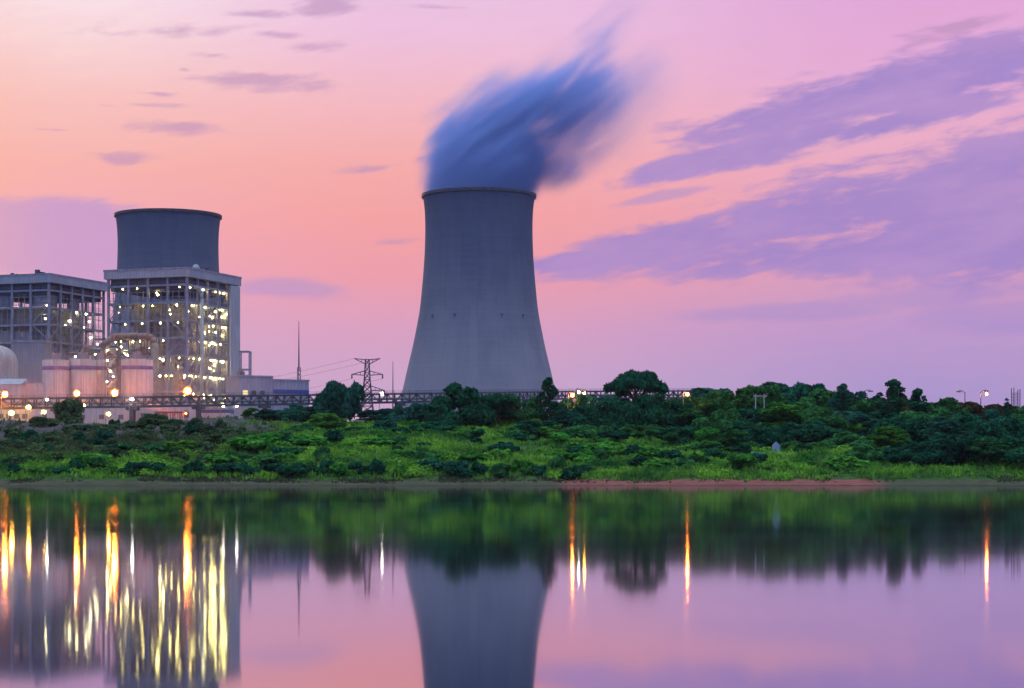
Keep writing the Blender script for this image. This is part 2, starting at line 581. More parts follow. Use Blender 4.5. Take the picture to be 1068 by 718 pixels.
def ground(x, y):
    x, y = np.asarray(x, float), np.asarray(y, float)
    s = y - shore(x)
    s = s + sstep(s, 0.5, 3) * (1 - sstep(s, 12, 20)) * ((vnoise(x, x * 0, 7, 2) - 0.5) * 4.0 + (vnoise(x, y, 2.5, 7) - 0.5) * 1.6)
    z = np.interp(s, PS, PZ)
    z = z + sstep(x, -30, 45) * sstep(s, 75, 190) * (1 - sstep(s, 420, 700)) * 2.5
    amp = sstep(s, 7, 22) * (1 - sstep(s, 240, 400) * 0.9)
    z = z + amp * ((vnoise(x, y, 17, 3) - 0.5) * 2.0 + (vnoise(x, y, 7, 9) - 0.5) * 1.6 + (vnoise(x, y, 2.8, 5) - 0.5) * 0.7)
    z = z + (1 - amp) * (vnoise(x, y, 2.2, 1) - 0.5) * 0.12 * sstep(s, 0.5, 3)
    return z


def gz(x, y):
    return float(ground(np.array([x]), np.array([y]))[0])


def ground_mat():
    m, gg, out = mat_new('ground_cover')
    p = gg.n('ShaderNodeNewGeometry').outputs['Position']
    x, y, z = gg.sep(p)[:3]
    na = gg.noise(p, 0.12, 5.0, 0.6)
    nb = gg.noise(p, 0.9, 4.0, 0.6)
    nc = gg.noise(gg.vm('MULTIPLY', p, (0.35, 1.0, 2.0)), 1.5, 4.0, 0.6)
    grass = gg.mix(gg.smooth(nb, 0.3, 0.7), (0.020, 0.055, 0.012, 1), (0.05, 0.12, 0.022, 1))
    dirt = gg.mix(gg.smooth(nb, 0.3, 0.7), (0.050, 0.040, 0.042, 1), (0.105, 0.085, 0.088, 1))
    mud = gg.mix(gg.smooth(nc, 0.3, 0.7), (0.16, 0.045, 0.038, 1), (0.30, 0.105, 0.085, 1))
    silt = gg.mix(gg.smooth(nc, 0.3, 0.7), (0.040, 0.046, 0.026, 1), (0.100, 0.095, 0.050, 1))
    # scraped earth below the plant, at the left
    dl = gg.m('MULTIPLY', gg.smooth(gg.m('ADD', x, gg.m('MULTIPLY', na, 60.0)), -5.0, -45.0),
              gg.smooth(gg.m('ADD', z, gg.m('MULTIPLY', gg.m('SUBTRACT', na, 0.5), 9.0)), 8.6, 10.4))
    c = gg.mix(dl, grass, dirt)
    c = gg.mix(gg.smooth(y, 520.0, 560.0), c, dirt)
    # bare beach: red earth on the right of the middle, silt elsewhere
    red = gg.m('MULTIPLY', gg.smooth(gg.m('ADD', x, gg.m('MULTIPLY', nb, 6.0)), 9.0, 15.0), gg.smooth(gg.m('ADD', x, gg.m('MULTIPLY', nb, 6.0)), 71.0, 66.0))
    beach = gg.mix(red, silt, mud)
    zb = gg.m('ADD', z, gg.m('MULTIPLY', gg.m('SUBTRACT', nb, 0.5), 0.9))
    c = gg.mix(gg.smooth(zb, 1.25, 0.95), c, beach)
    # wet lip
    c = gg.mix(gg.m('MULTIPLY', gg.smooth(z, 0.18, 0.08), 0.6), c, (0.03, 0.025, 0.022, 1))
    b = gg.n('ShaderNodeBsdfPrincipled', Roughness=0.95)
    gg.put(b, 'Base Color', c)
    b.inputs['Specular IOR Level'].default_value = 0.1
    bn = gg.n('ShaderNodeBump', Strength=0.6, Distance=0.25, Height=nb)
    gg.L.new(bn.outputs[0], b.inputs['Normal'])
    gg.L.new(b.outputs[0], out.inputs[0])
    return m


def make_ground():
    xs = np.concatenate([[-1950, -1400, -1000, -700, -500, -380, -300, -250], np.arange(-210, -150, 4), np.arange(-150, 150.1, 1.0),
                         np.arange(154, 212, 4), [250, 300, 380, 500, 700, 1000, 1400, 1950]])
    ys = np.concatenate([[-800, -300, 0, 150, 250, 300, 325, 338], np.arange(344, 372, 0.75), np.arange(372, 520, 1.25),
                         np.arange(520, 620, 4), [640, 680, 740, 820, 950, 1150, 1400, 1650, 1950]])
    X, Y = np.meshgrid(xs, ys)
    Z = ground(X, Y)
    nx, ny = len(xs), len(ys)
    V = np.stack([X.ravel(), Y.ravel(), Z.ravel()], 1)
    i = np.arange(nx - 1)[None, :] + (np.arange(ny - 1) * nx)[:, None]
    Fc = np.stack([i, i + 1, i + 1 + nx, i + nx], -1).reshape(-1, 4)
    me = bpy.data.meshes.new('ground')
    me.from_pydata(V.tolist(), [], Fc.tolist())
    me.polygons.foreach_set('use_smooth', [True] * len(me.polygons))
    me.materials.append(ground_mat())
    o = bpy.data.objects.new('ground', me)
    COL.objects.link(o)
    tag(o, 'grassy bank rising from a strip of bare earth at the water', 'ground', kind='structure')


make_ground()


def water_mat():
    m, gg, out = mat_new('lake_water')
    p = gg.n('ShaderNodeNewGeometry').outputs['Position']
    n = gg.noise(gg.vm('MULTIPLY', p, (0.5, 0.9, 1)), 0.6, 3.0, 0.55)
    patch = gg.noise(gg.vm('MULTIPLY', p, (0.012, 0.05, 1)), 1.0, 3.0, 0.55)
    b = gg.n('ShaderNodeBsdfPrincipled', IOR=1.45)
    b.inputs['Base Color'].default_value = (0.004, 0.005, 0.009, 1)
    b.inputs['Specular Tint'].default_value = (0.97, 0.93, 1.0, 1)
    gg.put(b, 'Roughness', gg.smooth(patch, 0.3, 0.75, 0.042, 0.056))
    bn = gg.n('ShaderNodeBump', Strength=0.004, Distance=0.05, Height=n)
    gg.L.new(bn.outputs[0], b.inputs['Normal'])
    gl = gg.n('ShaderNodeBsdfAnisotropic', Color=(0.90, 0.94, 1.0, 1))
    gg.L.new(b.inputs['Roughness'].links[0].from_socket, gl.inputs['Roughness'])
    gg.L.new(bn.outputs[0], gl.inputs['Normal'])
    mx = gg.n('ShaderNodeMixShader', Fac=0.50)
    gg.L.new(b.outputs[0], mx.inputs[1])
    gg.L.new(gl.outputs[0], mx.inputs[2])
    gg.L.new(mx.outputs[0], out.inputs[0])
    return m


mb_ = MB()
mb_.add([(-1900, -780, 0), (1900, -780, 0), (1900, 380, 0), (-1900, 380, 0)], [(0, 1, 2, 3)])
tag(mb_.build('water', water_mat()), 'still lake mirroring the pink sky and the plant', 'water', kind='structure')

# ---------------------------------------------------------------- cooling towers
PROF = [(59.0, 9.0), (56.0, 14.0), (49.2, 39.0), (47.6, 47.0), (42.3, 69.0), (37.9, 91.2), (35.8, 113.5), (34.75, 128.0), (34.3, 145.0),
        (34.7, 157.0), (35.5, 163.0), (35.9, 165.0)]


def tower_mesh_profile():
    zs = np.linspace(9, 165, 60)
    pz, pr = [q[1] for q in PROF], [q[0] for q in PROF]
    r = np.interp(zs, pz, pr)
    for _ in range(6):
        r[1:-1] = 0.25 * r[:-2] + 0.5 * r[1:-1] + 0.25 * r[2:]
    outer = list(zip(r, zs))
    inner = [(rr - 0.9, zz) for rr, zz in outer[::-1]]
    return outer, inner


def cooling_tower(loc, label):
    root = empty('cooling_tower', loc, 0, label, 'cooling tower', 'hyperboloid cooling towers')
    outer, inner = tower_mesh_profile()
    sh = MB().lathe([(a, b) for a, b in outer] + [(a, b) for a, b in inner], 128, close=True).build('shell', M['tower'], root, True)
    r = outer[-1][0]
    MB().lathe([(r - 1.2, 164.0), (r + 0.9, 164.0), (r + 1.0, 165.6), (r + 0.9, 165.9), (r - 1.2, 165.9)], 128, close=True).build('rim', M['dark_steel'], root)
    lg = MB()
    for k in range(40):
        t0, t1, t2 = [2 * math.pi * (k + q) / 40 for q in (-0.35, 0.0, 0.35)]
        for t in (t0, t2):
            lg.tube((59.5 * math.cos(t1), 59.5 * math.sin(t1), -0.3), (57.6 * math.cos(t), 57.6 * math.sin(t), 9.4), 0.55, 8)
    lg.build('leg_ring', M['pole'], root)
    for dxp in (-47.5, -23.5, 24.5, 46.5):       # warning light boxes, two thirds up
        h = 86.6
        rr = float(np.interp(h, [q[1] for q in outer], [q[0] for q in outer]))
        ang_ = math.asin(max(-1, min(1, dxp * 0.615 / rr * 0.985 if abs(dxp) > 30 else dxp * 0.615 / rr)))
        x, y = rr * math.sin(ang_), -rr * math.cos(ang_)
        b = MB().box(x - 0.6, x + 0.6, y - 0.9, y + 0.5, h - 0.6, h + 0.6)
        b.tube((x, y - 0.5, h - 2), (x, y - 0.5, h - 0.6), 0.2, 6)
        lb = b.build('warning_light', M['dark_steel'], root)
    return root


BASE = 14.0
TW1 = (at(499.5, 0, 1277)[0], 1277, BASE)
TW2 = (at(175.5, 0, 1377)[0], 1377, BASE)
cooling_tower(TW1, 'tall concrete cooling tower with a steam plume pouring from its mouth')
cooling_tower(TW2, 'steamless cooling tower showing only its flared top above the lamp-lit boiler house')


# ---------------------------------------------------------------- steam plume
def plume():
    m, gg, out = mat_new('steam')
    v = gg.n('ShaderNodeTexCoord').outputs['Object']
    t = math.radians(38)
    x, y, z = gg.sep(v)[:3]
    u_ = gg.m('ADD', gg.m('MULTIPLY', x, math.cos(t)), gg.m('MULTIPLY', z, math.sin(t)))
    w_ = gg.m('SUBTRACT', gg.m('MULTIPLY', z, math.cos(t)), gg.m('MULTIPLY', x, math.sin(t)))
    sv = gg.comb(gg.m('MULTIPLY', u_, 0.022), gg.m('MULTIPLY', w_, 0.10), gg.m('MULTIPLY', y, 0.05))
    nz = gg.n('ShaderNodeTexNoise', Vector=sv, Scale=1.0, Detail=4.0, Roughness=0.55, Distortion=0.4)
    fac = nz.outputs[0]
    warp = gg.vm('SUBTRACT', nz.outputs[1], (0.5, 0.5, 0.5))
    hz = gg.smooth(z, 0.0, 25.0)
    wp = gg.n('ShaderNodeVectorMath', {'operation': 'SCALE'})
    gg.put(wp, 0, warp)
    gg.put(wp, 'Scale', gg.m('MULTIPLY', hz, 20.0))
    pv = gg.vm('ADD', v, wp.outputs[0])
    px_, py_, pz_ = gg.sep(pv)[:3]
    K = 0.615

    def caps(a, b, r, k, soft=1.0):
        ax, az_ = (a[0] - 500) * K, (205 - a[1]) * K
        bx, bz = (b[0] - 500) * K, (205 - b[1]) * K
        dxx, dzz = bx - ax, bz - az_
        L2 = dxx * dxx + dzz * dzz
        qx = gg.m('SUBTRACT', px_, ax)
        qz = gg.m('SUBTRACT', pz_, az_)
        h = gg.m('ADD', gg.m('MULTIPLY', qx, dxx / L2), gg.m('MULTIPLY', qz, dzz / L2), clamp=True)
        ex = gg.m('SUBTRACT', qx, gg.m('MULTIPLY', h, dxx))
        ez = gg.m('SUBTRACT', qz, gg.m('MULTIPLY', h, dzz))
        d2 = gg.m('ADD', gg.m('ADD', gg.m('MULTIPLY', ex, ex), gg.m('MULTIPLY', ez, ez)), gg.m('MULTIPLY', py_, py_))
        rr = r if not isinstance(r, tuple) else gg.m('ADD', r[0], gg.m('MULTIPLY', h, r[1] - r[0]))
        q = gg.m('SUBTRACT', 1.0, gg.m('DIVIDE', gg.m('SQRT', d2), rr))
        kk = k if not isinstance(k, tuple) else gg.m('ADD', k[0], gg.m('MULTIPLY', h, k[1] - k[0]))
        return gg.m('MULTIPLY', gg.smooth(q, 0.0, soft), kk)

    C_ = [caps((500, 207), (508, 172), (37.5, 40.0), (0.15, 0.10), 0.28),
          caps((505, 178), (540, 125), (46, 42), (0.085, 0.070), 0.9),
          caps((535, 140), (615, 100), (40, 34), (0.085, 0.060), 0.9),
          caps((595, 108), (712, 66), (34, 26), (0.070, 0.0), 1.0),
          caps((470, 190), (474, 136), (25, 24), (0.08, 0.05), 0.9),
          caps((474, 142), (535, 80), (25, 22), (0.06, 0.0), 1.0),
          caps((505, 140), (565, 82), (25, 22), (0.06, 0.015), 1.0),
          caps((545, 176), (592, 176), (22, 15), (0.07, 0.055), 0.95),
          caps((580, 178), (670, 116), (20, 28), (0.06, 0.006), 1.0),
          caps((575, 108), (622, 48), (27, 20), (0.055, 0.03), 1.0),
          caps((622, 48), (665, -2), (19, 17), (0.035, 0.006), 1.0)]
    d = C_[0]
    for c in C_[1:]:
        d = gg.m('ADD', d, c)
    wisp = gg.m('ADD', gg.smooth(fac, 0.26, 0.64), gg.m('SUBTRACT', 1.0, gg.smooth(z, 0.0, 40.0)))
    d = gg.m('MULTIPLY', d, gg.m('MINIMUM', wisp, 1.0))
    pr = gg.n('ShaderNodeVolumePrincipled')
    pr.inputs['Color'].default_value = (0.46, 0.60, 0.96, 1)
    pr.inputs['Anisotropy'].default_value = 0.0
    gg.put(pr, 'Density', d)
    gg.L.new(pr.outputs[0], out.inputs['Volume'])
    b = MB().box(-50, 150, -50, 50, -3, 142)
    o = b.build('steam', m)
    o.location = (TW1[0], TW1[1], 179.3)
    tag(o, 'blue steam plume torn to the right above the tall cooling tower', 'steam', kind='stuff')


plume()


# ---------------------------------------------------------------- boiler houses
def boiler_house(C, rz, H, Lx, Ly, label, lamps, seed, lower_wall):
    rnd = random.Random(seed)
    root = empty('boiler_house', (C[0], C[1], BASE), rz, label, 'boiler house', 'steel framed boiler houses')
    rf = MB().box(-1.4, Lx + 1.4, -1.4, Ly + 1.4, H - 3.6, H).build('roof', M['roof'], root)
    MB().box(-1.55, Lx + 1.55, -1.55, Ly + 1.55, H - 0.5, H + 0.25).build('roof_edge', M['steel'], rf)
    for k in range(5):
        x, y = rnd.uniform(3, Lx * 0.8), rnd.uniform(1.5, Ly * 0.7)
        s = rnd.uniform(0.5, 1.2)
        MB().box(x - s, x + s, y - s, y + s, H + 0.25, H + 0.25 + rnd.uniform(1.0, 2.2)).build('roof_vent', M['dark_steel'], rf)
    z_top = H - 3.6
    MB().box(0.7, Lx - 0.7, 0.9, Ly - 0.7, z_top - 4.8, z_top).build('upper_cladding', M['dark_clad'], root)
    nlev = 9
    lev = [z_top * (k + 1) / (nlev + 0.35) for k in range(nlev)]
    ycols = [0, Ly * 0.24, Ly * 0.49, Ly * 0.74, Ly]
    xcols = [0, Lx * 0.2, Lx * 0.4, Lx * 0.6, Lx * 0.8, Lx]
    for y in ycols:
        MB().box(-0.45, 0.45, y - 0.45, y + 0.45, 0, z_top).build('column', M['steel'], root)
    for x in xcols[1:]:
        MB().box(x - 0.45, x + 0.45, -0.45, 0.45, 0, z_top).build('column', M['steel'], root)
    for x in xcols[1:]:
        for y in ycols[1:]:
            if x in (xcols[-1],) or y == Ly:
                MB().box(x - 0.4, x + 0.4, y - 0.4, y + 0.4, 0, z_top).build('column', M['steel'], root)
    # boiler block hung in the frame
    cs = MB()
    cs.box(7.5, Lx - 8, 6.5, Ly * 0.80, 9, z_top - 9)
    cs.build('boiler_casing', M['casing'], root)
    MB().box(11, Lx - 11, Ly * 0.25, Ly * 0.72, 1.0, 9).build('ash_hopper', M['mauve_clad'], root)
    # floors with beams and rails
    for k, z in enumerate(lev):
        fl = MB()
        for (x0, x1, y0, y1) in ((0.5, 7.4, 0.5, Ly - 0.5), (7.4, Lx - 0.5, 0.5, 6.4), (Lx - 7.9, Lx - 0.5, 6.4, Ly - 0.5), (7.4, Lx - 7.9, Ly * 0.8 + 0.1, Ly - 0.5)):
            fl.box(x0, x1, y0, y1, z - 0.12, z)
        fo = fl.build('floor_deck', M['grating'], root)
        bm = MB()
        bm.box(-0.25, 0.25, 0.46, Ly - 0.46, z - 0.95, z - 0.13)
        bm.box(0.46, Lx - 0.46, -0.25, 0.25, z - 0.95, z - 0.13)
        bm.box(Lx - 0.25, Lx + 0.25, 0.46, Ly - 0.46, z - 0.95, z - 0.13)
        bm.box(0.46, Lx - 0.46, Ly - 0.25, Ly + 0.25, z - 0.95, z - 0.13)
        bm.build('edge_beam', M['steel'], fo)
        rl = MB()
        for hh in (0.6, 1.15):
            rl.bar((0.0, 0, z + hh), (0.0, Ly, z + hh), 0.10)
            rl.bar((0, 0.0, z + hh), (Lx, 0.0, z + hh), 0.10)
        q = 1.5
        while q < Ly:
            rl.bar((0, q, z), (0, q, z + 1.15), 0.09)
            q += 1.6
        q = 1.5
        while q < Lx:
            rl.bar((q, 0, z), (q, 0, z + 1.15), 0.09)
            q += 1.6
        rl.build('railing', M['galv'], fo)
    # wall sheets between some floors on the long face
    for k in range(nlev - 1):
        for a, b in zip(ycols[:-1], ycols[1:]):
            if rnd.random() < (0.30 if lamps else 0.55) and b < Ly * 0.8:
                MB().box(1.1, 1.35, a + 0.5, b - 0.5, lev[k] + 0.15, lev[k + 1] - rnd.choice((1.1, 2.6, 3.4))).build('wall_panel', rnd.choice((M['casing'], M['mauve_clad'], M['mauve_clad'])), root)
    for k in range(nlev - 1):
        for a, b in zip(xcols[:-1], xcols[1:]):
            if rnd.random() < (0.14 if lamps else 0.35):
                MB().box(a + 0.5, b - 0.5, 1.1, 1.35, lev[k] + 0.15, lev[k + 1] - rnd.choice((1.1, 2.6))).build('wall_panel', rnd.choice((M['casing'], M['mauve_clad'])), root)
    # bracing
    zz = [0] + lev
    for (a, b) in ((ycols[3], ycols[4]), (ycols[0], ycols[1])):
        br = MB()
        for k in range(0, nlev - 1):
            if (k + (a > 1)) % 2 == 0:
                br.bar((0, a, zz[k]), (0, b, zz[k + 1]), 0.35)
            else:
                br.bar((0, b, zz[k]), (0, a, zz[k + 1]), 0.35)
        br.build('bracing', M['steel'], root)
    for (a, b) in ((xcols[0], xcols[1]), (xcols[2], xcols[3])):
        br = MB()
        for k in range(0, nlev - 1):
            br.bar((a, 0, zz[k]), (b, 0, zz[k + 1]), 0.30)
            br.bar((b, 0, zz[k]), (a, 0, zz[k + 1]), 0.30)
        br.build('bracing', M['steel'], root)
    for face in (0, 1):
        gt = MB()
        Lf = Lx if face else Ly
        pt = (lambda u, z: (u, 0.85, z)) if face else (lambda u, z: (0.85, u, z))
        u = 1.4
        while u < Lf - 1:
            gt.bar(pt(u, 0), pt(u, z_top - 4.9), 0.24)
            u += 2.75
        for z in lev:
            gt.bar(pt(0.9, z - 3.1), pt(Lf - 0.9, z - 3.1), 0.26)
            gt.bar(pt(0.9, z - 5.2), pt(Lf - 0.9, z - 5.2), 0.18)
        gt.build('girt_grid', M['steel'], root)
    # stairs zigzag on the outer bay
    stv = MB()
    for k in range(nlev):
        z0, z1 = zz[k], zz[k + 1] if k + 1 < len(zz) else z_top
        ya, yb = (Ly - 1.2, Ly - 7.0) if k % 2 else (Ly - 7.0, Ly - 1.2)
        stv.bar((-0.9, ya, z0), (-0.9, yb, z1), 0.34)
        stv.bar((-1.6, ya, z0 + 1), (-1.6, yb, z1 + 1), 0.12)
    stv.build('stair', M['galv'], root)
    # pipes and ducts inside the lit bays
    for k in range(22):
        x = rnd.uniform(3, Lx - 8)
        y = rnd.uniform(2.0, 5.5)
        za = rnd.uniform(0, 30)
        zb = za + rnd.uniform(12, 30)
        r_ = rnd.choice((0.3, 0.45, 0.7))
        p = MB().path([(x, y, za), (x, y, min(zb, z_top - 4)), (x + rnd.uniform(-4, 4), y + 1, min(zb, z_top - 4))], r_)
        p.build('pipe', rnd.choice((M['galv'], M['rust'], M['pale_clad'])), root, True)
    for k in range(20):
        y = rnd.uniform(3, Ly - 7)
        x = rnd.uniform(2.0, 6)
        za = rnd.uniform(0, 34)
        zb = za + rnd.uniform(8, 20)
        r_ = rnd.choice((0.35, 0.5, 0.9))
        MB().path([(x, y, za), (x, y, zb), (x, y + rnd.uniform(-5, 5), zb)], r_).build('pipe', rnd.choice((M['galv'], M['rust'])), root, True)
    if lower_wall:
        MB().box(-0.9, Lx * 0.7, -0.9, Ly + 9, 0, 30.5).build('lower_wall', M['mauve_clad'], root)
        MB().box(-1.0, Lx * 0.7 + .1, -1.0, Ly + 9.1, 30.5, 31.2).build('wall_coping', M['steel'], root)
    return root, lev, xcols, ycols, z_top


CA = at(195, 0, 800)
RZ = math.atan2(40.0, 14.5)
bhA, lev, xc, yc, ztA = boiler_house(CA, RZ, 70.4, 42.5, 36.2, 'steel boiler house crowded with yellow work lamps, in front of a cooling tower', True, 3, False)
# tall pale stair shaft on the far end of its right face, hooked white pipe, roof dome
MB().box(34.6, 42.9, -1.4, 3.2, 0, ztA - 0.4).build('stair_shaft', M['pale_clad'], bhA)
MB().path([(9.2, -1.6, 0), (9.2, -1.6, 58.5), (8.9, -1.5, 60.8), (8.0, -1.0, 62.6), (6.4, 0.4, 63.3)], 0.75, 10).build('vent_pipe', M['pale_clad'], bhA, True)
MB().ball((11.0, 2.0, 71.4), 1.5, 14, 9).build('roof_dome', M['pale_clad'], bhA, True)

rl = random.Random(21)
lampsA = []
for k, z in enumerate(lev):
    # left face: rows hung under the floors
    nL = {8: 5, 7: 9, 6: 4, 5: 10, 4: 6, 3: 6, 2: 5}.get(k, 4)
    ymax = 33 if k >= 5 else 17
    for q in range(nL):
        row = rl.random() < 0.6
        y = (q + 0.5) * ymax / nL + rl.uniform(-0.5, 0.5) if row else rl.uniform(0.5, ymax)
        lampsA.append((0.6 if row else rl.uniform(0.4, 5.5), y, z - 1.5 if row else z - 1.4 - rl.uniform(0, 3.6), rl.choice('ww12')))
    nR = {8: 9, 7: 15, 6: 16, 5: 17, 4: 18, 3: 18, 2: 19, 1: 19, 0: 14}[k]
    for q in range(nR):
        row = rl.random() < 0.55
        xx = 2 + (q + 0.5) * 32 / nR if row else rl.choice((rl.uniform(1, 34), rl.uniform(16, 34)))
        lampsA.append((xx, 0.6 if row else rl.uniform(-0.3, 4.5), z - 1.5 if row else z - 1.3 - rl.uniform(0, 4.2), rl.choice('www12')))
rl.shuffle(lampsA)
LM = {'w': M['work'], '1': M['work'], '2': M['work2']}


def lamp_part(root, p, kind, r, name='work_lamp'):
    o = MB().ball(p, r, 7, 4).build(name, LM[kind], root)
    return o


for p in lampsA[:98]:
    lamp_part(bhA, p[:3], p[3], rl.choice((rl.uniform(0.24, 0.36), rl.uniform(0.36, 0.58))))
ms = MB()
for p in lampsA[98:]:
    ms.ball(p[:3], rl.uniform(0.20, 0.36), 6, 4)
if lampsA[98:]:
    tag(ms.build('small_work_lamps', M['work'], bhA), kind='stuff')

CB = at(51, 0, 825)
bhB, levB, xcB, ycB, ztB = boiler_house(CB, RZ, 70.4, 42.5, 36.2, 'dim boiler house with few lamps, cut off by the left picture edge', False, 8, False)
MB().box(-1.2, 26, 3.2, 40.0, 0, 37.5).build('lower_wall', M['mauve_clad'], bhB)
for (x, y, z) in ((2, 16, 57), (1.0, 1.5, 57.5), (9, .5, 56), (2, 3, 52), (16, .4, 52), (22, .6, 56), (30, 1, 56), (34, 2, 53), (28, .8, 50), (33, .6, 46),
                  (14, 1, 50), (2, 30, 60), (36, 1, 49), (31, .3, 41), (12, 0, 34), (25, 0, 33)):
    lamp_part(bhB, (x, y, z), '2', 0.42)


# ---------------------------------------------------------------- silos and pipework in front
def silo(px, D, wpx, ytop, label):
    c = at(px, ytop, D)
    r = wpx * D / F / 2
    h = c[2] - BASE
    root = empty('storage_silo', (c[0], D, BASE), 0, label, 'silo', 'white cylindrical silos')
    MB().lathe([(r, 0), (r, h - 0.6), (r * 0.6, h - 0.35), (0.01, h - 0.2)], 40).build('shell', M['silo'], root, True)
    MB().lathe([(r + 0.04, h - 4.3), (r + 0.10, h - 4.3), (r + 0.10, h - 2.9), (r + 0.04, h - 2.9)], 40, close=True).build('painted_band', M['purple'], root)
    rl_ = MB()
    for k in range(20):
        t = 2 * math.pi * k / 20
        rl_.bar((r * 0.96 * math.cos(t), r * 0.96 * math.sin(t), h - 0.6), (r * 0.96 * math.cos(t), r * 0.96 * math.sin(t), h + 0.9), 0.12)
    rl_.lathe([(r * 0.94, h + 0.82), (r * 0.98, h + 0.82), (r * 0.98, h + 0.98), (r * 0.94, h + 0.98)], 40, close=True)
    rl_.build('railing', M['galv'], root)
    MB().box(-1.5, 1.5, -1.2, 1.6, h - 0.4, h + 2.2).build('filter_box', M['mauve_clad'], root)
    ld = MB()
    for s in (-0.35, 0.35):
        ld.bar((r * 0.2 + s, -r * 0.98 - 0.3, 0), (r * 0.2 + s, -r * 0.98 - 0.3, h), 0.12)
    ld.build('ladder', M['galv'], root)
    return root


silo(58.5, 745, 28, 374.5, 'leftmost white silo with a purple band, beside the grey hopper building')
silo(86.5, 748, 28, 374.0, 'white purple-banded silo between the leftmost silo and the half-hidden one')
silo(107, 752, 18, 374.5, 'narrow white silo half hidden behind the lattice stair tower')
silo(143, 745, 33, 374.0, 'widest white silo, right of the lattice stair tower under the brown duct')


def lattice_tower(px, D, wpx, ytop):
    c = at(px, ytop, D)
    hw = wpx * D / F / 2
    h = c[2] - BASE
    root = empty('stair_tower', (c[0], D, BASE), 0, 'lamp-lit lattice stair tower between the white silos', 'stair tower')
    fr = MB()
    for sx in (-1, 1):
        for sy in (-1, 1):
            fr.bar((sx * hw, sy * hw, 0), (sx * hw, sy * hw, h), 0.45)
    n = 9
    for k in range(n + 1):
        z = h * k / n
        for sy in (-1, 1):
            fr.bar((-hw, sy * hw, z), (hw, sy * hw, z), 0.35)
        for sx in (-1, 1):
            fr.bar((sx * hw, -hw, z), (sx * hw, hw, z), 0.35)
    fr.build('frame', M['dark_steel'], root)
    for k in range(n):
        z0, z1 = h * k / n, h * (k + 1) / n
        a = hw * 0.8 * (1 if k % 2 else -1)
        MB().bar((-a, -hw * 0.6, z0), (a, -hw * 0.6, z1), 0.7).build('stair_flight', M['galv'], root)
        lamp_part(root, (random.uniform(-hw * .7, hw * .7), -hw - 0.5, z0 + 2.4), random.choice('w2'), 0.36)
    return root


lattice_tower(117.5, 738, 13, 362)

# pipe rack over the silos
D_ = 772
rk = at(70, 376, D_)
rk2 = at(160, 352, D_)
root = empty('pipe_rack', (rk[0], D_, BASE), 0, 'cluttered pipe rack with platforms and lamps above the silos', 'pipe rack')
W = rk2[0] - rk[0]
zt = rk2[2] - BASE
fr = MB()
for k in range(8):
    x = W * k / 7
    zc = zt if k > 2 else zt - 5
    for y in (0, 7):
        fr.bar((x, y, 0), (x, y, zc), 0.4)
    for z in (zc - 11, zc - 6.5, zc - 0.5):
        fr.bar((x, 0, z), (x, 7, z), 0.35)
for z in (zt - 11, zt - 6.5):
    for y in (0, 7):
        fr.bar((0, y, z), (W, y, z), 0.4)
for y in (0, 7):
    fr.bar((W * 2 / 7, y, zt - 0.6), (W, y, zt - 0.6), 0.4)
    fr.bar((0, y, zt - 11), (W, y, zt - 6.5), 0.2)
fr.build('frame', M['dark_steel'], root)
for i, (z, r, a, b) in enumerate(((zt - 4.6, 0.55, 6, W), (zt - 6.0, 0.4, 0, W), (zt - 9.9, 0.6, 0, W - 4), (zt - 10.4, 0.35, 3, W), (zt - 8.2, 0.45, 10, W))):
    MB().tube((a, 1.5 + i, z), (b, 1.5 + i, z), r, 10).build('pipe', (M['galv'], M['rust'])[i % 2], root, True)
for x, zz_ in ((2, zt - 11), (7.5, zt - 6.5), (14, zt - 6.5), (20.5, zt - 6.5), (27, zt - 11), (29, zt - 6.4)):
    MB().box(x - 1.2, x + 1.2, 0.6, 3.0, zz_ + 0.3, zz_ + random.uniform(1.8, 3.4)).build('vessel', random.choice((M['mauve_clad'], M['rust'])), root)
for k in range(16):
    lamp_part(root, (random.uniform(0, W + 6), random.uniform(-0.8, 2), zt - random.uniform(1, 14) - (4 if k < 4 else 0)), random.choice('w22'), random.uniform(0.3, 0.46))

# brown duct that bends down beside the last silo
p0, p1 = at(121, 351, 768), at(157, 351.5, 768)
root = empty('exhaust_duct', (p0[0], 768, BASE), 0, 'brown duct running above the silos and bending down to the ground', 'duct')
w_ = p1[0] - p0[0]
h_ = p0[2] - BASE
MB().path([(-6, 0, h_ - 4.2), (-1.5, 0, h_ - 0.6), (0, 0, h_), (w_ - 1, 0, h_), (w_ + 0.6, 0, h_ - 0.7), (w_ + 1.5, 0, h_ - 2.6), (w_ + 1.6, 0, 0)], 1.25, 14).build('pipe', M['duct'], root, True)
fl = MB()
for x in (0, 4, 8, 12):
    fl.tube((x, 0, h_), (x + 0.35, 0, h_), 1.5, 14)
for z in (6, 12, 18):
    fl.tube((w_ + 1.6, 0, z), (w_ + 1.6, 0, z + 0.35), 1.5, 14)
fl.build('flange', M['rust'], root)
sp = MB()
for x in (1, 7, 12):
    sp.bar((x, 0, 0), (x, 0, h_ - 1), 0.4)
sp.build('support_post', M['dark_steel'], root)

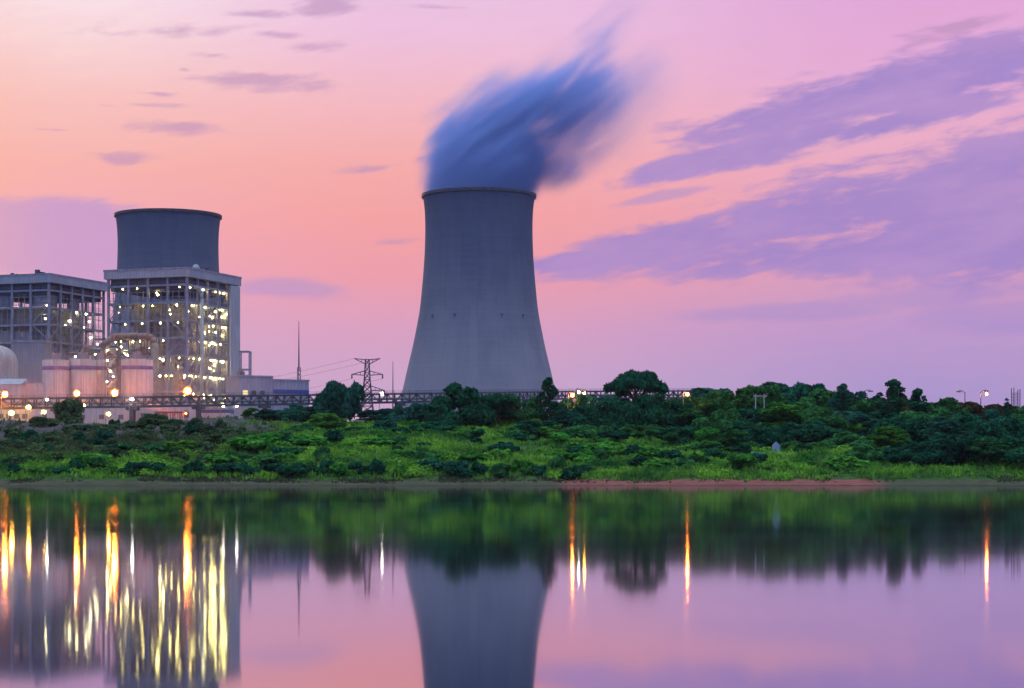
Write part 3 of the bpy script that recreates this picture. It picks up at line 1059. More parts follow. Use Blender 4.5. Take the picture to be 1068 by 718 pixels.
# domed silo and low buildings at the left edge
c = at(-4, 360, 770)
root = empty('domed_silo', (c[0], 770, BASE), 0, 'domed white silo cut by the left picture edge', 'silo')
R_ = 22 * 770 / F
hh = c[2] - BASE
MB().lathe([(R_, 0), (R_, hh - R_ * 0.85)] + [(R_ * math.cos(t), hh - R_ * 0.85 + R_ * 0.85 * math.sin(t)) for t in np.linspace(0.12, 1.56, 10)], 40).build('shell', M['silo'], root, True)
rg = MB()
for z in (5, 10.5, 13.5):
    rg.lathe([(R_ + 0.05, z), (R_ + 0.9, z), (R_ + 0.9, z + 0.5), (R_ + 0.05, z + 0.5)], 40, close=True)
rg.build('walkway', M['dark_steel'], root)
for a in (-0.3, 0.15, 0.5):
    lamp_part(root, ((R_ + 1.4) * math.sin(a), -(R_ + 1.4) * math.cos(a), 8 + 6 * a), 'w', 0.4)

c = at(12, 357, 792)
root = empty('transfer_house', (c[0], 792, BASE), 0, 'windowless grey hopper building left of the white silos', 'building')
hh = c[2] - BASE
wd = 35 * 792 / F
MB().box(0, wd, 0, 12, 14.5, hh).build('wall', M['mauve_clad'], root)
MB().box(-0.3, wd + 0.3, -0.3, 12.3, hh, hh + 0.7).build('roof', M['steel'], root)
MB().add([(0.6, 0.6, 14.5), (wd - .6, 0.6, 14.5), (wd - .6, 11.4, 14.5), (.6, 11.4, 14.5), (3.5, 4, 9), (wd - 3.5, 4, 9), (wd - 3.5, 8, 9), (3.5, 8, 9)],
         [(0, 1, 2, 3), (4, 7, 6, 5), (0, 4, 5, 1), (1, 5, 6, 2), (2, 6, 7, 3), (3, 7, 4, 0)]).build('hopper', M['dark_clad'], root)
for x in (0.8, wd - 0.8):
    for y in (0.8, 11.2):
        MB().box(x - 0.5, x + 0.5, y - 0.5, y + 0.5, 0, 14.5).build('column', M['steel'], root)


def shed(px0, px1, ytop, D, dep, wall, roofm, label, cat='shed', band=None, gable=0.0, nwin=0, doors=0):
    a, b = at(px0, ytop, D), at(px1, ytop, D)
    h = a[2] - BASE
    L = b[0] - a[0]
    root = empty('workshop', (a[0], D, BASE), 0, label, cat)
    MB().box(0, L, 0, dep, 0, h).build('wall', wall, root)
    if gable:
        MB().add([(-0.5, -0.5, h), (L + .5, -0.5, h), (L + .5, dep + .5, h), (-.5, dep + .5, h), (-.5, dep / 2, h + gable), (L + .5, dep / 2, h + gable)],
                 [(0, 1, 5, 4), (2, 3, 4, 5), (3, 0, 4), (1, 2, 5), (0, 3, 2, 1)]).build('roof', roofm, root)
    else:
        MB().box(-0.3, L + 0.3, -0.3, dep + 0.3, h, h + 0.5).build('roof', roofm, root)
    if band:
        MB().box(-0.04, L + 0.04, -0.04, dep + 0.04, h - band[1], h - band[0]).build('painted_band', band[2], root)
    for k in range(nwin):
        x = L * (k + 0.5) / nwin
        z = h * 0.62
        wn = MB().box(x - 0.9, x + 0.9, -0.05, 0.2, z - 0.8, z + 0.8).build('window', M['dark_steel'], root)
        MB().box(x - 1.05, x + 1.05, -0.12, -0.01, z - 1.0, z - 0.82).build('sill', M['pole'], wn)
    for k in range(doors):
        x = L * (k + 0.5) / doors
        MB().box(x - 1.6, x + 1.6, -0.06, 0.2, 0, 3.8).build('door', M['bluepaint'], root)
    return root


shed(-20, 21, 401, 735, 16, M['white'], M['roof'], 'low white shed with a ridged roof at the left picture edge', gable=2.4, nwin=5)
shed(21, 45, 400, 742, 10, M['white'], M['steel'], 'low flat-roofed white shed touching the leftmost silo', nwin=3)
shed(36, 136, 421, 705, 14, M['white'], M['roof'], 'long low white workshop seen under the pipe bridge below the silos', 'workshop', nwin=5, doors=2)
shed(138, 206, 418, 715, 14, M['white'], M['roof'], 'white workshop behind the red steel gantry', 'workshop', nwin=3, doors=2)
shed(208, 239, 427, 690, 12, M['white'], M['roof'], 'small white workshop with a blue band under its eaves', 'workshop', band=(0.2, 1.3, M['bluepaint']), nwin=4)
shed(240, 262, 423, 712, 9, M['white'], M['roof'], 'pale lamp-lit hut right of the blue-banded workshop', 'hut', nwin=2)
shed(-20, 30, 421, 668, 9, M['white'], M['steel'], 'low yellow-lit store under the left end of the pipe bridge', 'store', nwin=6, doors=2)

# control building right of the lit boiler house
c = at(285, 393, 780)
root = empty('control_building', (c[0], 780, BASE), math.radians(28), 'blue-grey block with a blue band beside the thin mast', 'building')
h = c[2] - BASE
MB().box(0, 15, 0, 18, 0, h - 1.5).build('wall', M['bluewall'], root)
MB().box(-13.5, 0, 0.2, 17, 0, h - 0.3).build('wing_wall', M['bluewall'], root)
MB().box(-0.3, 15.3, -0.3, 18.3, h - 1.5, h - 0.9).build('roof', M['roof'], root)
MB().box(-13.8, -0.05, -0.1, 17.3, h - 0.3, h + 0.3).build('wing_roof', M['roof'], root)
MB().box(0.02, 15.05, -0.06, 0.3, h - 6.6, h - 5.0).build('painted_band', M['bluepaint'], root)
for x in (-11.5, -8, -4.5):
    MB().box(x - 1, x + 1, 0.12, 0.4, h - 8, h - 5.6).build('window', M['litwin'] if x == -11.5 else M['dark_steel'], root)

# portal frame and round vessel against the stair shaft
c = at(249, 366, 800)
root = empty('portal_frame', (c[0], 800, BASE), 0, 'bare steel portal frame between the pale shaft and the blue-grey block', 'steel frame')
h = c[2] - BASE
w_ = 11 * 800 / F
pf = MB()
for x in (0.3, w_):
    pf.bar((x, 0, 0), (x, 0, h), 0.55)
    pf.bar((x, 5, 0), (x, 5, h), 0.55)
for z in (h - 0.3, h - 7.5, h - 10, h - 14):
    pf.bar((0, 0, z), (w_, 0, z), 0.55)
    pf.bar((0, 5, z), (w_, 5, z), 0.5)
pf.build('frame', M['steel'], root)
MB().lathe([(0.01, h - 20), (1.6, h - 19.5), (1.6, h - 8.5), (0.01, h - 7.2)], 16, (0.6, 2.5)).build('vessel', M['rust'], root, True)
MB().box(-0.6, w_, 0.5, 4.5, h - 14, h - 13.6).build('platform', M['grating'], root)
lamp_part(root, (2.5, -0.3, h - 14.8), '2', 0.4)
lamp_part(root, (3.2, -0.3, h - 17.0), 'w', 0.4)

# red gantry
c = at(163, 430, 672)
root = empty('red_gantry', (c[0], 672, BASE), 0, 'red steel gantry standing under the pipe bridge before a white workshop', 'gantry')
h = c[2] - BASE
w_ = 30 * 672 / F
gb = MB()
for k in range(5):
    x = w_ * k / 4
    for y in (0, 4):
        gb.bar((x, y, 0), (x, y, h), 0.26)
    if k < 4:
        gb.bar((x, 0, 0), (x + w_ / 8, 0, h), 0.18)
        gb.bar((x + w_ / 4, 0, 0), (x + w_ / 8, 0, h), 0.18)
gb.build('frame', M['redsteel'], root)
bb = MB()
for y in (0, 4):
    bb.bar((-0.8, y, h), (w_ + 0.8, y, h), 0.42)
bb.build('top_beam', M['redsteel'], root)


# ---------------------------------------------------------------- long pipe bridge
PB = [(-60, 416.4, 634), (0, 416, 640), (150, 414.3, 662), (270, 412.8, 690), (450, 410.4, 742), (600, 408.4, 860), (745, 407.6, 935)]
root = empty('pipe_bridge', (0, 640, BASE), 0, 'long dark truss bridge carrying pipes across the plant behind the trees', 'pipe bridge')
P3 = [at(*q) - Vector((0, 640, BASE)) for q in PB]
# resample into bays of about 3.4 m
pts = []
for a, b in zip(P3[:-1], P3[1:]):
    n = max(1, int((b - a).length / 3.4))
    for k in range(n):
        pts.append(a.lerp(b, k / n))
pts.append(P3[-1])
TH, WD = 3.1, 3.4
tr_t, tr_b, web, wk, hr = MB(), MB(), MB(), MB(), MB()
dn = Vector((0, 0, -TH))
for i in range(len(pts) - 1):
    a, b = pts[i], pts[i + 1]
    for oy in (0, WD):
        o_ = Vector((0, oy, 0))
        tr_t.bar(a + o_, b + o_, 0.55)
        tr_b.bar(a + o_ + dn, b + o_ + dn, 0.60)
        web.bar(a + o_, a + o_ + dn, 0.42)
        if i % 2:
            web.bar(a + o_, b + o_ + dn, 0.24)
        else:
            web.bar(a + o_ + dn, b + o_, 0.24)
    web.bar(a, a + Vector((0, WD, 0)), 0.24)
    for hq in (0.55, 1.05):
        hr.bar(a + Vector((0, 0, hq)), b + Vector((0, 0, hq)), 0.10)
    hr.bar(a, a + Vector((0, 0, 1.05)), 0.12)
    p, q = a + dn, b + dn
    wk.add([(p.x, p.y + 0.2, p.z + 0.31), (q.x, q.y + 0.2, q.z + 0.31), (q.x, q.y + WD - 0.2, q.z + 0.31), (p.x, p.y + WD - 0.2, p.z + 0.31),
            (p.x, p.y + 0.2, p.z + 0.41), (q.x, q.y + 0.2, q.z + 0.41), (q.x, q.y + WD - 0.2, q.z + 0.41), (p.x, p.y + WD - 0.2, p.z + 0.41)],
           [(0, 3, 2, 1), (4, 5, 6, 7), (0, 1, 5, 4), (2, 3, 7, 6)])
tr_t.build('top_chord', M['dark_steel'], root)
tr_b.build('bottom_chord', M['dark_steel'], root)
web.build('truss_web', M['dark_steel'], root)
wk.build('walkway', M['grating'], root)
hr.build('railing', M['dark_steel'], root)
for oy, oz, r in ((0.9, -1.9, 0.36), (2.1, -1.7, 0.45)):
    MB().path([p + Vector((0, oy, oz)) for p in pts[::4] + [pts[-1]]], r, 8).build('pipe', (M['galv'], M['rust'])[oy > 1], root, True)
for px in (58, 137, 205, 275, 345, 415, 480, 545, 610, 672, 735):
    x = np.interp(px, [q[0] for q in PB], [p.x for p in P3])
    y = np.interp(px, [q[0] for q in PB], [p.y for p in P3])
    z = np.interp(px, [q[0] for q in PB], [p.z for p in P3]) - TH - 0.3
    t_ = MB()
    for oy in (-0.2, WD + 0.2):
        t_.bar((x, y + oy, 0), (x, y + oy, z), 1.15)
    for q in range(4):
        t_.bar((x, y - 0.2, z * q / 4), (x, y + WD + 0.2, z * (q + 1) / 4), 0.3)
    t_.box(x - 1.9, x + 1.9, y - 0.9, y + WD + 0.9, z - 0.9, z - 0.02)
    t_.build('trestle', M['dark_steel'], root)

# ---------------------------------------------------------------- pylon, masts, poles
c = at(383, 375, 900)
root = empty('transmission_pylon', (c[0], 900, BASE), 0, 'three-armed lattice transmission pylon left of the tall cooling tower', 'pylon')
H = c[2] - BASE
py = MB()


def pw(z):
    return np.interp(z, [0, H * 0.55, H * 0.8, H], [4.6, 2.0, 1.2, 0.8])


NZ = 13
for k in range(NZ):
    z0, z1 = H * k / NZ, H * (k + 1) / NZ
    w0, w1 = pw(z0), pw(z1)
    cs0 = [(-w0, -w0), (w0, -w0), (w0, w0), (-w0, w0)]
    cs1 = [(-w1, -w1), (w1, -w1), (w1, w1), (-w1, w1)]
    for i in range(4):
        j = (i + 1) % 4
        py.bar((*cs0[i], z0), (*cs1[i], z1), 0.42)
        py.bar((*cs0[i], z0), (*cs1[j], z1), 0.26)
        py.bar((*cs0[j], z0), (*cs1[i], z1), 0.26)
        py.bar((*cs1[i], z1), (*cs1[j], z1), 0.26)
py.build('lattice_body', M['dark_steel'], root)
SC9 = 900 / F
ARMS = [(H - 0.2, 13.5 * SC9, 0.2), (H - 5.2, 16 * SC9, -1.6), (H - 12.0, 18 * SC9, -2.0)]
arm_tips = []
for z, half, drop in ARMS:
    for s in (-1, 1):
        am = MB()
        tip = (s * half, 0, z + (0.6 if drop > 0 else drop))
        w0 = pw(z)
        for yy in (-w0, w0):
            am.bar((s * w0, yy, z), tip, 0.30)
            am.bar((s * w0, yy, z - 2.0), tip, 0.30)
        for t in (0.33, 0.66):
            am.bar((s * (w0 + (half - w0) * t), 0, z + drop * t), (s * (w0 + (half - w0) * t), 0, z - 2 * (1 - t) + drop * t), 0.22)
        ao = am.build('cross_arm', M['dark_steel'], root)
        if drop < 0:
            ins = MB()
            ins.tube((tip[0], 0, tip[2]), (tip[0], 0, tip[2] - 1.9), 0.35, 8)
            ins.build('insulator', M['rust'], ao)
        arm_tips.append((tip[0], tip[2] - (1.9 if drop < 0 else 0)))

# cables from the pylon to both sides
for i, (x, z) in enumerate(arm_tips):
    cb = MB()
    p = Vector((c[0] + x, 900, BASE + z))
    q = Vector((c[0] - 235 + x, 1120, BASE + z - 6))
    prev = p
    for k in range(1, 25):
        t = k / 24
        cur = p.lerp(q, t) - Vector((0, 0, 4 * 9.5 * t * (1 - t)))
        cb.tube(prev, cur, 0.05, 4)
        prev = cur
    o = cb.build('power_cable', M['wire'])
    tag(o, 'thin sagging cable hung from the transmission pylon towards the left', 'cable', 'cables strung from the pylon')


def mast(px, ytop, D, label, base_r, split):
    c = at(px, ytop, D)
    h = c[2] - BASE
    root = empty('mast', (c[0], D, BASE), 0, label, 'mast')
    lt = MB()
    zs = h * split
    n = 16
    for k in range(n):
        z0, z1 = zs * k / n, zs * (k + 1) / n
        tri = [(base_r * math.cos(a), base_r * math.sin(a)) for a in (0.5, 2.6, 4.7)]
        for i in range(3):
            j = (i + 1) % 3
            lt.bar((*tri[i], z0), (*tri[i], z1), 0.22)
            lt.bar((*tri[i], z0), (*tri[j], z1), 0.16)
    lt.build('lattice', M['dark_steel'], root)
    MB().tube((0, 0, zs - 0.5), (0, 0, h), 0.32, 6, 0.10).build('antenna', M['dark_steel'], root)
    return root


mast(311.7, 335, 800, 'tall thin antenna mast rising behind the blue-grey block', 0.75, 0.62)
mast(409.8, 377, 850, 'short thin mast between the pylon and the tall cooling tower', 0.30, 0.4)

# lattice gantry at the right edge, four slim posts
c = at(1060, 405, 470)
zb = gz(c[0], 470)
root = empty('lattice_gantry', (c[0], 470, zb - 0.3), 0, 'slim steel gantry of upright posts at the right picture edge', 'gantry')
h = c[2] - zb + 0.3
for k, (x, q) in enumerate(((-1.15, 1.0), (-0.4, 1.02), (0.35, 0.96), (1.05, 0.98))):
    MB().tube((x, (k % 2) * 0.7, 0), (x, (k % 2) * 0.7, h * q), 0.09, 6).build('post', M['dark_steel'], root)
lt = MB()
for k in range(14):
    z = h * (0.3 + 0.6 * k / 14)
    lt.bar((-1.15, 0, z), (1.05, 0.7, z), 0.07)
    lt.bar((-1.15, 0, z), (1.05, 0.7, z + h * 0.05), 0.05)
lt.build('lacing', M['dark_steel'], root)

# white H-pole and twin poles among the right-hand trees
c = at(792.5, 411, 470)
zb = gz(c[0], 470)
root = empty('utility_pole', (c[0], 470, zb - 0.4), 0, 'pale twin-post utility pole with a crossbeam, among the trees on the hill', 'utility pole')
h = c[2] - zb + 0.4
for x in (-1.0, 1.0):
    MB().tube((x, 0, 0), (x, 0, h), 0.14, 8).build('post', M['pole'], root)
MB().box(-1.5, 1.7, -0.10, 0.10, h - 0.62, h - 0.38).build('crossbeam', M['pole'], root)
for x in (-1.4, 0, 1.6):
    MB().tube((x, 0, h - 0.38), (x, 0, h + 0.15), 0.10, 6).build('insulator', M['rust'], root)
c = at(894, 412, 475)
zb = gz(c[0], 475)
root = empty('utility_pole', (c[0], 475, zb - 0.4), 0, 'pale pair of bare posts beside the white lamp on the hill', 'utility pole')
h = c[2] - zb + 0.4
for x, q in ((-0.3, 1.0), (0.55, 0.93)):
    MB().tube((x, 0, 0), (x, 0, h * q), 0.17, 8).build('post', M['pole'], root)
MB().box(-0.6, 0.85, -0.1, 0.1, h * 0.8, h * 0.83).build('crossbeam', M['pole'], root)


# ---------------------------------------------------------------- street lamps
def street_lamp(px, py, D, glow, r, label, arm=1.0, lit=True, pole_r=0.16, base=None):
    c = at(px, py, D)
    zb = (BASE if D > 560 else gz(c[0], D)) if base is None else base
    h = c[2] - zb
    root = empty('street_lamp', (c[0] - arm, D, zb - 0.2), 0, label, 'street lamp', 'street lamps and floodlights around the plant')
    pl = MB()
    pl.tube((0, 0, 0), (0, 0, h + 0.6), pole_r, 8, pole_r * 0.7)
    pl.build('pole', M['galv'], root)
    MB().path([(0, 0, h + 0.5), (arm * 0.5, 0, h + 1.0), (arm, 0, h + 1.05)], pole_r * 0.6, 6).build('arm', M['galv'], root)
    hd = MB().box(arm - 0.55, arm + 0.55, -0.25, 0.25, h + 0.2 + r + 0.1, h + 0.2 + r + 0.35).build('lamp_head', M['dark_steel'], root)
    if lit:
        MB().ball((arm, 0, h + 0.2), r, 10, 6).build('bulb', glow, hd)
    return root


street_lamp(5, 411.5, 632, M['sodium'], 1.2, 'orange street lamp nearest the left picture edge')
street_lamp(80, 410.5, 712, M['sodium'], 1.35, 'orange street lamp in front of the two left silos')
street_lamp(119.5, 410, 708, M['sodium'], 1.5, 'orange street lamp at the foot of the lattice stair tower')
street_lamp(195.5, 408, 722, M['sodium'], 1.65, 'large orange street lamp in front of the lamp-lit boiler house')
street_lamp(113.5, 432, 632, M['yellowl'], 0.52, 'low yellow lamp under the pipe bridge left of the first trestle')
street_lamp(49, 417, 638, M['whitel'], 0.34, 'small white lamp on the pipe bridge below the leftmost silo')
street_lamp(138, 416.5, 657, M['whitel'], 0.44, 'white lamp over the trestle left of the red gantry')
street_lamp(193.5, 431, 680, M['sodium'], 0.5, 'small orange lamp behind the right end of the red gantry')
street_lamp(247, 424, 686, M['whitel'], 0.34, 'small pale lamp under the bridge by the pale hut')
street_lamp(88, 423, 640, M['yellowl'], 0.36, 'faint yellow lamp beside the small dark tree under the bridge')
street_lamp(12, 431, 658, M['yellowl'], 0.75, 'low yellow lamp before the yellow-lit store')
street_lamp(30, 425, 632, M['yellowl'], 0.6, 'yellow lamp over the yellow-lit store roof')
street_lamp(46, 430, 660, M['yellowl'], 0.6, 'low yellow lamp at the right end of the yellow-lit store')
street_lamp(-6, 424, 631, M['yellowl'], 0.7, 'yellow lamp half cut by the left picture edge')
street_lamp(233, 424, 684, M['whitel'], 0.28, 'tiny white lamp above the blue-banded workshop')
street_lamp(398.5, 411, 738, M['whitel'], 0.62, 'bright white floodlight at the foot of the pylon')
street_lamp(388, 431, 700, M['yellowl'], 0.4, 'dim yellow lamp in the bushes under the pylon')
street_lamp(597, 412.5, 458, M['sodium'], 0.50, 'orange lamp just right of the layered tree on the skyline')
street_lamp(603.5, 409, 462, M['whitel'], 0.22, 'white lamp in the cluster right of the layered tree')
street_lamp(609.5, 410.5, 464, M['yellowl'], 0.24, 'yellow lamp in the cluster right of the layered tree')
street_lamp(717, 411.5, 462, M['sodium'], 0.48, 'orange lamp over the bushes right of the umbrella-shaped tree')
street_lamp(900, 419, 492, M['litglass'], 0.26, 'white lamp glowing beside the pale pair of posts')
street_lamp(1029, 411, 480, M['sodium'], 0.42, 'lit orange street lamp over the trees at the far right', arm=1.4)
street_lamp(1000, 411, 484, M['sodium'], 0.30, 'unlit street lamp left of the lit orange one at far right', arm=-1.5, lit=False)
street_lamp(908, 410.5, 488, M['whitel'], 0.30, 'unlit long-armed street lamp above the white lamp on the hill', arm=2.0, lit=False)

# ---------------------------------------------------------------- mist lying over the plant
mm, gg, out = mat_new('ground_mist')
pp = gg.n('ShaderNodeNewGeometry').outputs['Position']
x_, y_, z_ = gg.sep(pp)[:3]
dm = gg.smooth(z_, 62.0, 16.0)
dm = gg.m('MULTIPLY', dm, gg.smooth(x_, -70.0, -130.0))
dm = gg.m('MULTIPLY', dm, gg.m('MULTIPLY', gg.smooth(y_, 622.0, 650.0), gg.smooth(y_, 850.0, 770.0)))
pv_ = gg.n('ShaderNodeVolumePrincipled')
pv_.inputs['Color'].default_value = (0.95, 0.90, 0.95, 1)
pv_.inputs['Anisotropy'].default_value = 0.5
gg.put(pv_, 'Density', gg.m('MULTIPLY', dm, 0.0019))
gg.L.new(pv_.outputs[0], out.inputs['Volume'])
mo = MB().box(-330, -68, 620, 852, 12.0, 63).build('mist', mm)
tag(mo, 'faint mist glowing around the lamps at the foot of the plant', 'mist', kind='stuff')

mm, gg, out = mat_new('far_mist')
pp = gg.n('ShaderNodeNewGeometry').outputs['Position']
x_, y_, z_ = gg.sep(pp)[:3]
dm = gg.smooth(z_, 118.0, 18.0)
dm = gg.m('MULTIPLY', dm, gg.m('MULTIPLY', gg.smooth(x_, 190.0, 60.0), gg.smooth(x_, -520.0, -400.0)))
dm = gg.m('MULTIPLY', dm, gg.m('MULTIPLY', gg.smooth(y_, 862.0, 930.0), gg.smooth(y_, 1212.0, 1150.0)))
pv_ = gg.n('ShaderNodeVolumePrincipled')
pv_.inputs['Color'].default_value = (0.97, 0.92, 0.97, 1)
pv_.inputs['Anisotropy'].default_value = 0.3
gg.put(pv_, 'Density', gg.m('MULTIPLY', dm, 0.0006))
gg.L.new(pv_.outputs[0], out.inputs['Volume'])
mo = MB().box(-530, 200, 860, 1214, 12.2, 120).build('mist', mm)
tag(mo, 'pale mist paling the foot of the tall cooling tower', 'mist', kind='stuff')

# ---------------------------------------------------------------- evening haze
hm, gg, out = mat_new('haze')
pv_ = gg.n('ShaderNodeVolumePrincipled')
pv_.inputs['Color'].default_value = (0.92, 0.90, 0.97, 1)
pv_.inputs['Density'].default_value = 0.00002
pv_.inputs['Anisotropy'].default_value = 0.35
gg.L.new(pv_.outputs[0], out.inputs['Volume'])
ho = MB().box(-1990, 1990, -900, 1990, -3.0, 335).build('haze', hm)
tag(ho, 'thin violet evening haze over the lake and plant', 'haze', kind='stuff')

# ---------------------------------------------------------------- vegetation
def leaf_verts(lobes, n, ls, rg, fill=0.35, up=0.25, jitter=0.42, low=-0.55):
    """diamond leaves spread through ellipsoid lobes; lobes: (cx,cy,cz,rx,ry,rz)"""
    lobes = np.array(lobes, float)
    area = (lobes[:, 3] * lobes[:, 5]) ** 0.9
    cnt = np.maximum(8, (n * area / area.sum()).astype(int))
    idx = np.repeat(np.arange(len(lobes)), cnt)
    k = len(idx)
    d = rg.normal(size=(k, 3))
    d /= np.linalg.norm(d, axis=1, keepdims=True)
    flip = (d[:, 2] < low) & (rg.random(k) < 0.8)
    d[flip, 2] *= -1
    r = np.where(rg.random(k) < fill, rg.random(k) ** 0.5 * 0.85, 0.82 + 0.30 * rg.random(k) ** 1.5)
    L = lobes[idx]
    p = L[:, :3] + d * L[:, 3:] * r[:, None]
    nrm = d / L[:, 3:]
    nrm /= np.linalg.norm(nrm, axis=1, keepdims=True)
    nrm = nrm * 0.7 + rg.normal(size=(k, 3)) * jitter + np.array([0, 0, up])
    nrm /= np.linalg.norm(nrm, axis=1, keepdims=True)
    t = np.cross(nrm, rg.normal(size=(k, 3)))
    t /= np.linalg.norm(t, axis=1, keepdims=True)
    b = np.cross(nrm, t)
    s = ls * (0.6 + 0.9 * rg.random(k))[:, None]
    V = np.stack([p - t * s, p + b * s * 0.55, p + t * s, p - b * s * 0.55], 1)
    return V.reshape(-1, 3)


def leaf_mesh(name, verts, mat):
    me = bpy.data.meshes.new(name)
    nv = len(verts)
    nf = nv // 4
    me.vertices.add(nv)
    me.vertices.foreach_set('co', np.asarray(verts, np.float32).ravel())
    me.loops.add(nv)
    me.loops.foreach_set('vertex_index', np.arange(nv, dtype=np.int32))
    me.polygons.add(nf)
    me.polygons.foreach_set('loop_start', np.arange(0, nv, 4, dtype=np.int32))
    me.polygons.foreach_set('loop_total', np.full(nf, 4, dtype=np.int32))
    me.update(calc_edges=True)
    me.materials.append(mat)
    return me


def mb_mesh(name, m, mat):
    me = bpy.data.meshes.new(name)
    me.from_pydata(m.v, [], m.f)
    me.update()
    me.materials.append(mat)
    return me


# unit trees: height 1, crown width about 1 (x and y scaled by the crown width)
def tree_kind(kind, seed):
    rg = np.random.default_rng(seed)
    lobes = []
    tr = MB()
    asp = {'round': 1.0, 'umbrella': 0.55, 'open': 1.6, 'conifer': 2.0, 'mass': 0.62, 'tall': 1.7}[kind]  # height / width
    lsz = {'round': 0.040, 'umbrella': 0.034, 'open': 0.042, 'conifer': 0.044, 'mass': 0.033, 'tall': 0.042}[kind]
    if kind == 'round':
        for _ in range(24):
            a, rr = rg.random() * 6.283, rg.random() ** 0.6 * 0.33
            z = 0.32 + rg.random() * 0.52
            q = 1 - ((z - 0.50) / 0.5) ** 2 * 0.75
            s = rg.uniform(0.10, 0.19)
            lobes.append((rr * math.cos(a) * q, rr * math.sin(a) * q, z, s, s, s * 0.85 / asp))
        n = 4600
    elif kind == 'mass':
        for _ in range(34):
            a, rr = rg.random() * 6.283, rg.random() ** 0.55 * 0.42
            z = 0.12 + rg.random() * 0.70 * math.sqrt(max(0.05, 1 - (rr / 0.46) ** 2))
            s = rg.uniform(0.075, 0.15)
            lobes.append((rr * math.cos(a), rr * math.sin(a), z, s, s, s * 0.75 / asp))
        n = 6500
    elif kind == 'umbrella':
        for i in range(30):
            a, rr = i * 2.4 + rg.random() * 0.6, (0.04 + 0.40 * ((i + 0.5) / 30) ** 0.55)
            z = 0.90 - 0.20 * (rr / 0.43) ** 2.2 + rg.uniform(-0.035, 0.03)
            s = rg.uniform(0.05, 0.10)
            lobes.append((rr * math.cos(a), rr * math.sin(a), z, s * 1.1, s * 1.1, s * 0.38 / asp))
        n = 4200
    elif kind == 'open':
        for i in range(40):
            z = 0.16 + 0.80 * rg.random()
            a = rg.random() * 6.283
            rr = rg.random() ** 0.7 * 0.44 * (1.0 - 0.75 * max(0, z - 0.45) / 0.55)
            s = rg.uniform(0.05, 0.125)
            lobes.append((rr * math.cos(a), rr * math.sin(a), z, s, s, s * rg.uniform(0.45, 0.8)))
        lobes.append((0, 0, 0.95, 0.08, 0.08, 0.05))
        n = 3400
    elif kind == 'tall':
        for i in range(26):
            z = 0.22 + 0.70 * rg.random()
            a = rg.random() * 6.283
            rr = rg.random() ** 0.6 * 0.36 * (1 - 0.65 * max(0, (z - 0.55) / 0.45) ** 1.4)
            s = rg.uniform(0.09, 0.17)
            lobes.append((rr * math.cos(a), rr * math.sin(a), z, s, s, s * 0.55))
        n = 4600
    else:
        for i in range(11):
            z = 0.14 + 0.80 * i / 10
            R = 0.44 * (1 - i / 11.5) ** 0.8
            m_ = max(3, int(9 - i * 0.6))
            for j in range(m_):
                a = j * 6.283 / m_ + i * 0.8 + rg.random() * 0.4
                q = R * rg.uniform(0.55, 1.05)
                lobes.append((q * math.cos(a) * 0.62, q * math.sin(a) * 0.62, z + rg.uniform(-0.02, 0.03), 0.11 + q * 0.22, 0.11 + q * 0.22, 0.022))
        lobes.append((0, 0, 0.97, 0.04, 0.04, 0.05))
        n = 3000
    rt = {'mass': 0.014, 'umbrella': 0.022}.get(kind, 0.026)
    top = {'mass': 0.5, 'umbrella': 0.62, 'round': 0.55, 'open': 0.93, 'tall': 0.8, 'conifer': 0.95}[kind]
    p = Vector((0, 0, -0.05))
    for k in range(5):
        q = Vector((rg.uniform(-.02, .02), rg.uniform(-.02, .02), top * (k + 1) / 5))
        tr.tube(p, q, rt * (1 - 0.16 * k), 7, rt * (1 - 0.16 * (k + 1)))
        p = q
    for lb in lobes[::2]:
        zb = min(top, lb[2] * rg.uniform(0.5, 0.8)) if kind not in ('conifer',) else lb[2]
        a_ = Vector((0, 0, zb))
        b_ = Vector(lb[:3])
        mid = a_.lerp(b_, 0.5) + Vector((0, 0, 0.03))
        tr.tube(a_, mid, rt * 0.5, 5, rt * 0.32)
        tr.tube(mid, b_, rt * 0.32, 5, rt * 0.12)
    v = leaf_verts(lobes, n, 1.0, rg, fill=0.2 if kind != 'conifer' else 0.6)
    # leaf size in unit space differs in z, so build with unit leaves around their centres
    c = v.reshape(-1, 4, 3).mean(1, keepdims=True)
    off = (v.reshape(-1, 4, 3) - c)
    off = off * lsz
    off[..., 2] /= asp
    v = (c + off).reshape(-1, 3)
    zt_, wt_ = np.percentile(v[:, 2], 98.0), np.percentile(np.abs(v[:, :2]), 99.3)
    v = v * np.array([0.5 / wt_, 0.5 / wt_, 1 / zt_])
    tr.v = [(a * 0.5 / wt_, b * 0.5 / wt_, c_ / zt_) for a, b, c_ in tr.v]
    return v, tr, asp


KINDS = {}
for kd, seeds in (('round', (1, 2, 3, 4)), ('mass', (5, 6, 7, 8)), ('umbrella', (9,)), ('open', (10, 11)), ('conifer', (12,)), ('tall', (13, 14))):
    KINDS[kd] = [tree_kind(kd, s) for s in seeds]
_cache = {}


def tree_meshes(kind, i, leaf):
    key = (kind, i % len(KINDS[kind]), leaf)
    if key not in _cache:
        v, tr, asp = KINDS[kind][key[1]]
        _cache[key] = (leaf_mesh('crown', v, M[leaf]), mb_mesh('trunk', tr, M['bark']))
    return _cache[key]


tree_n = 0


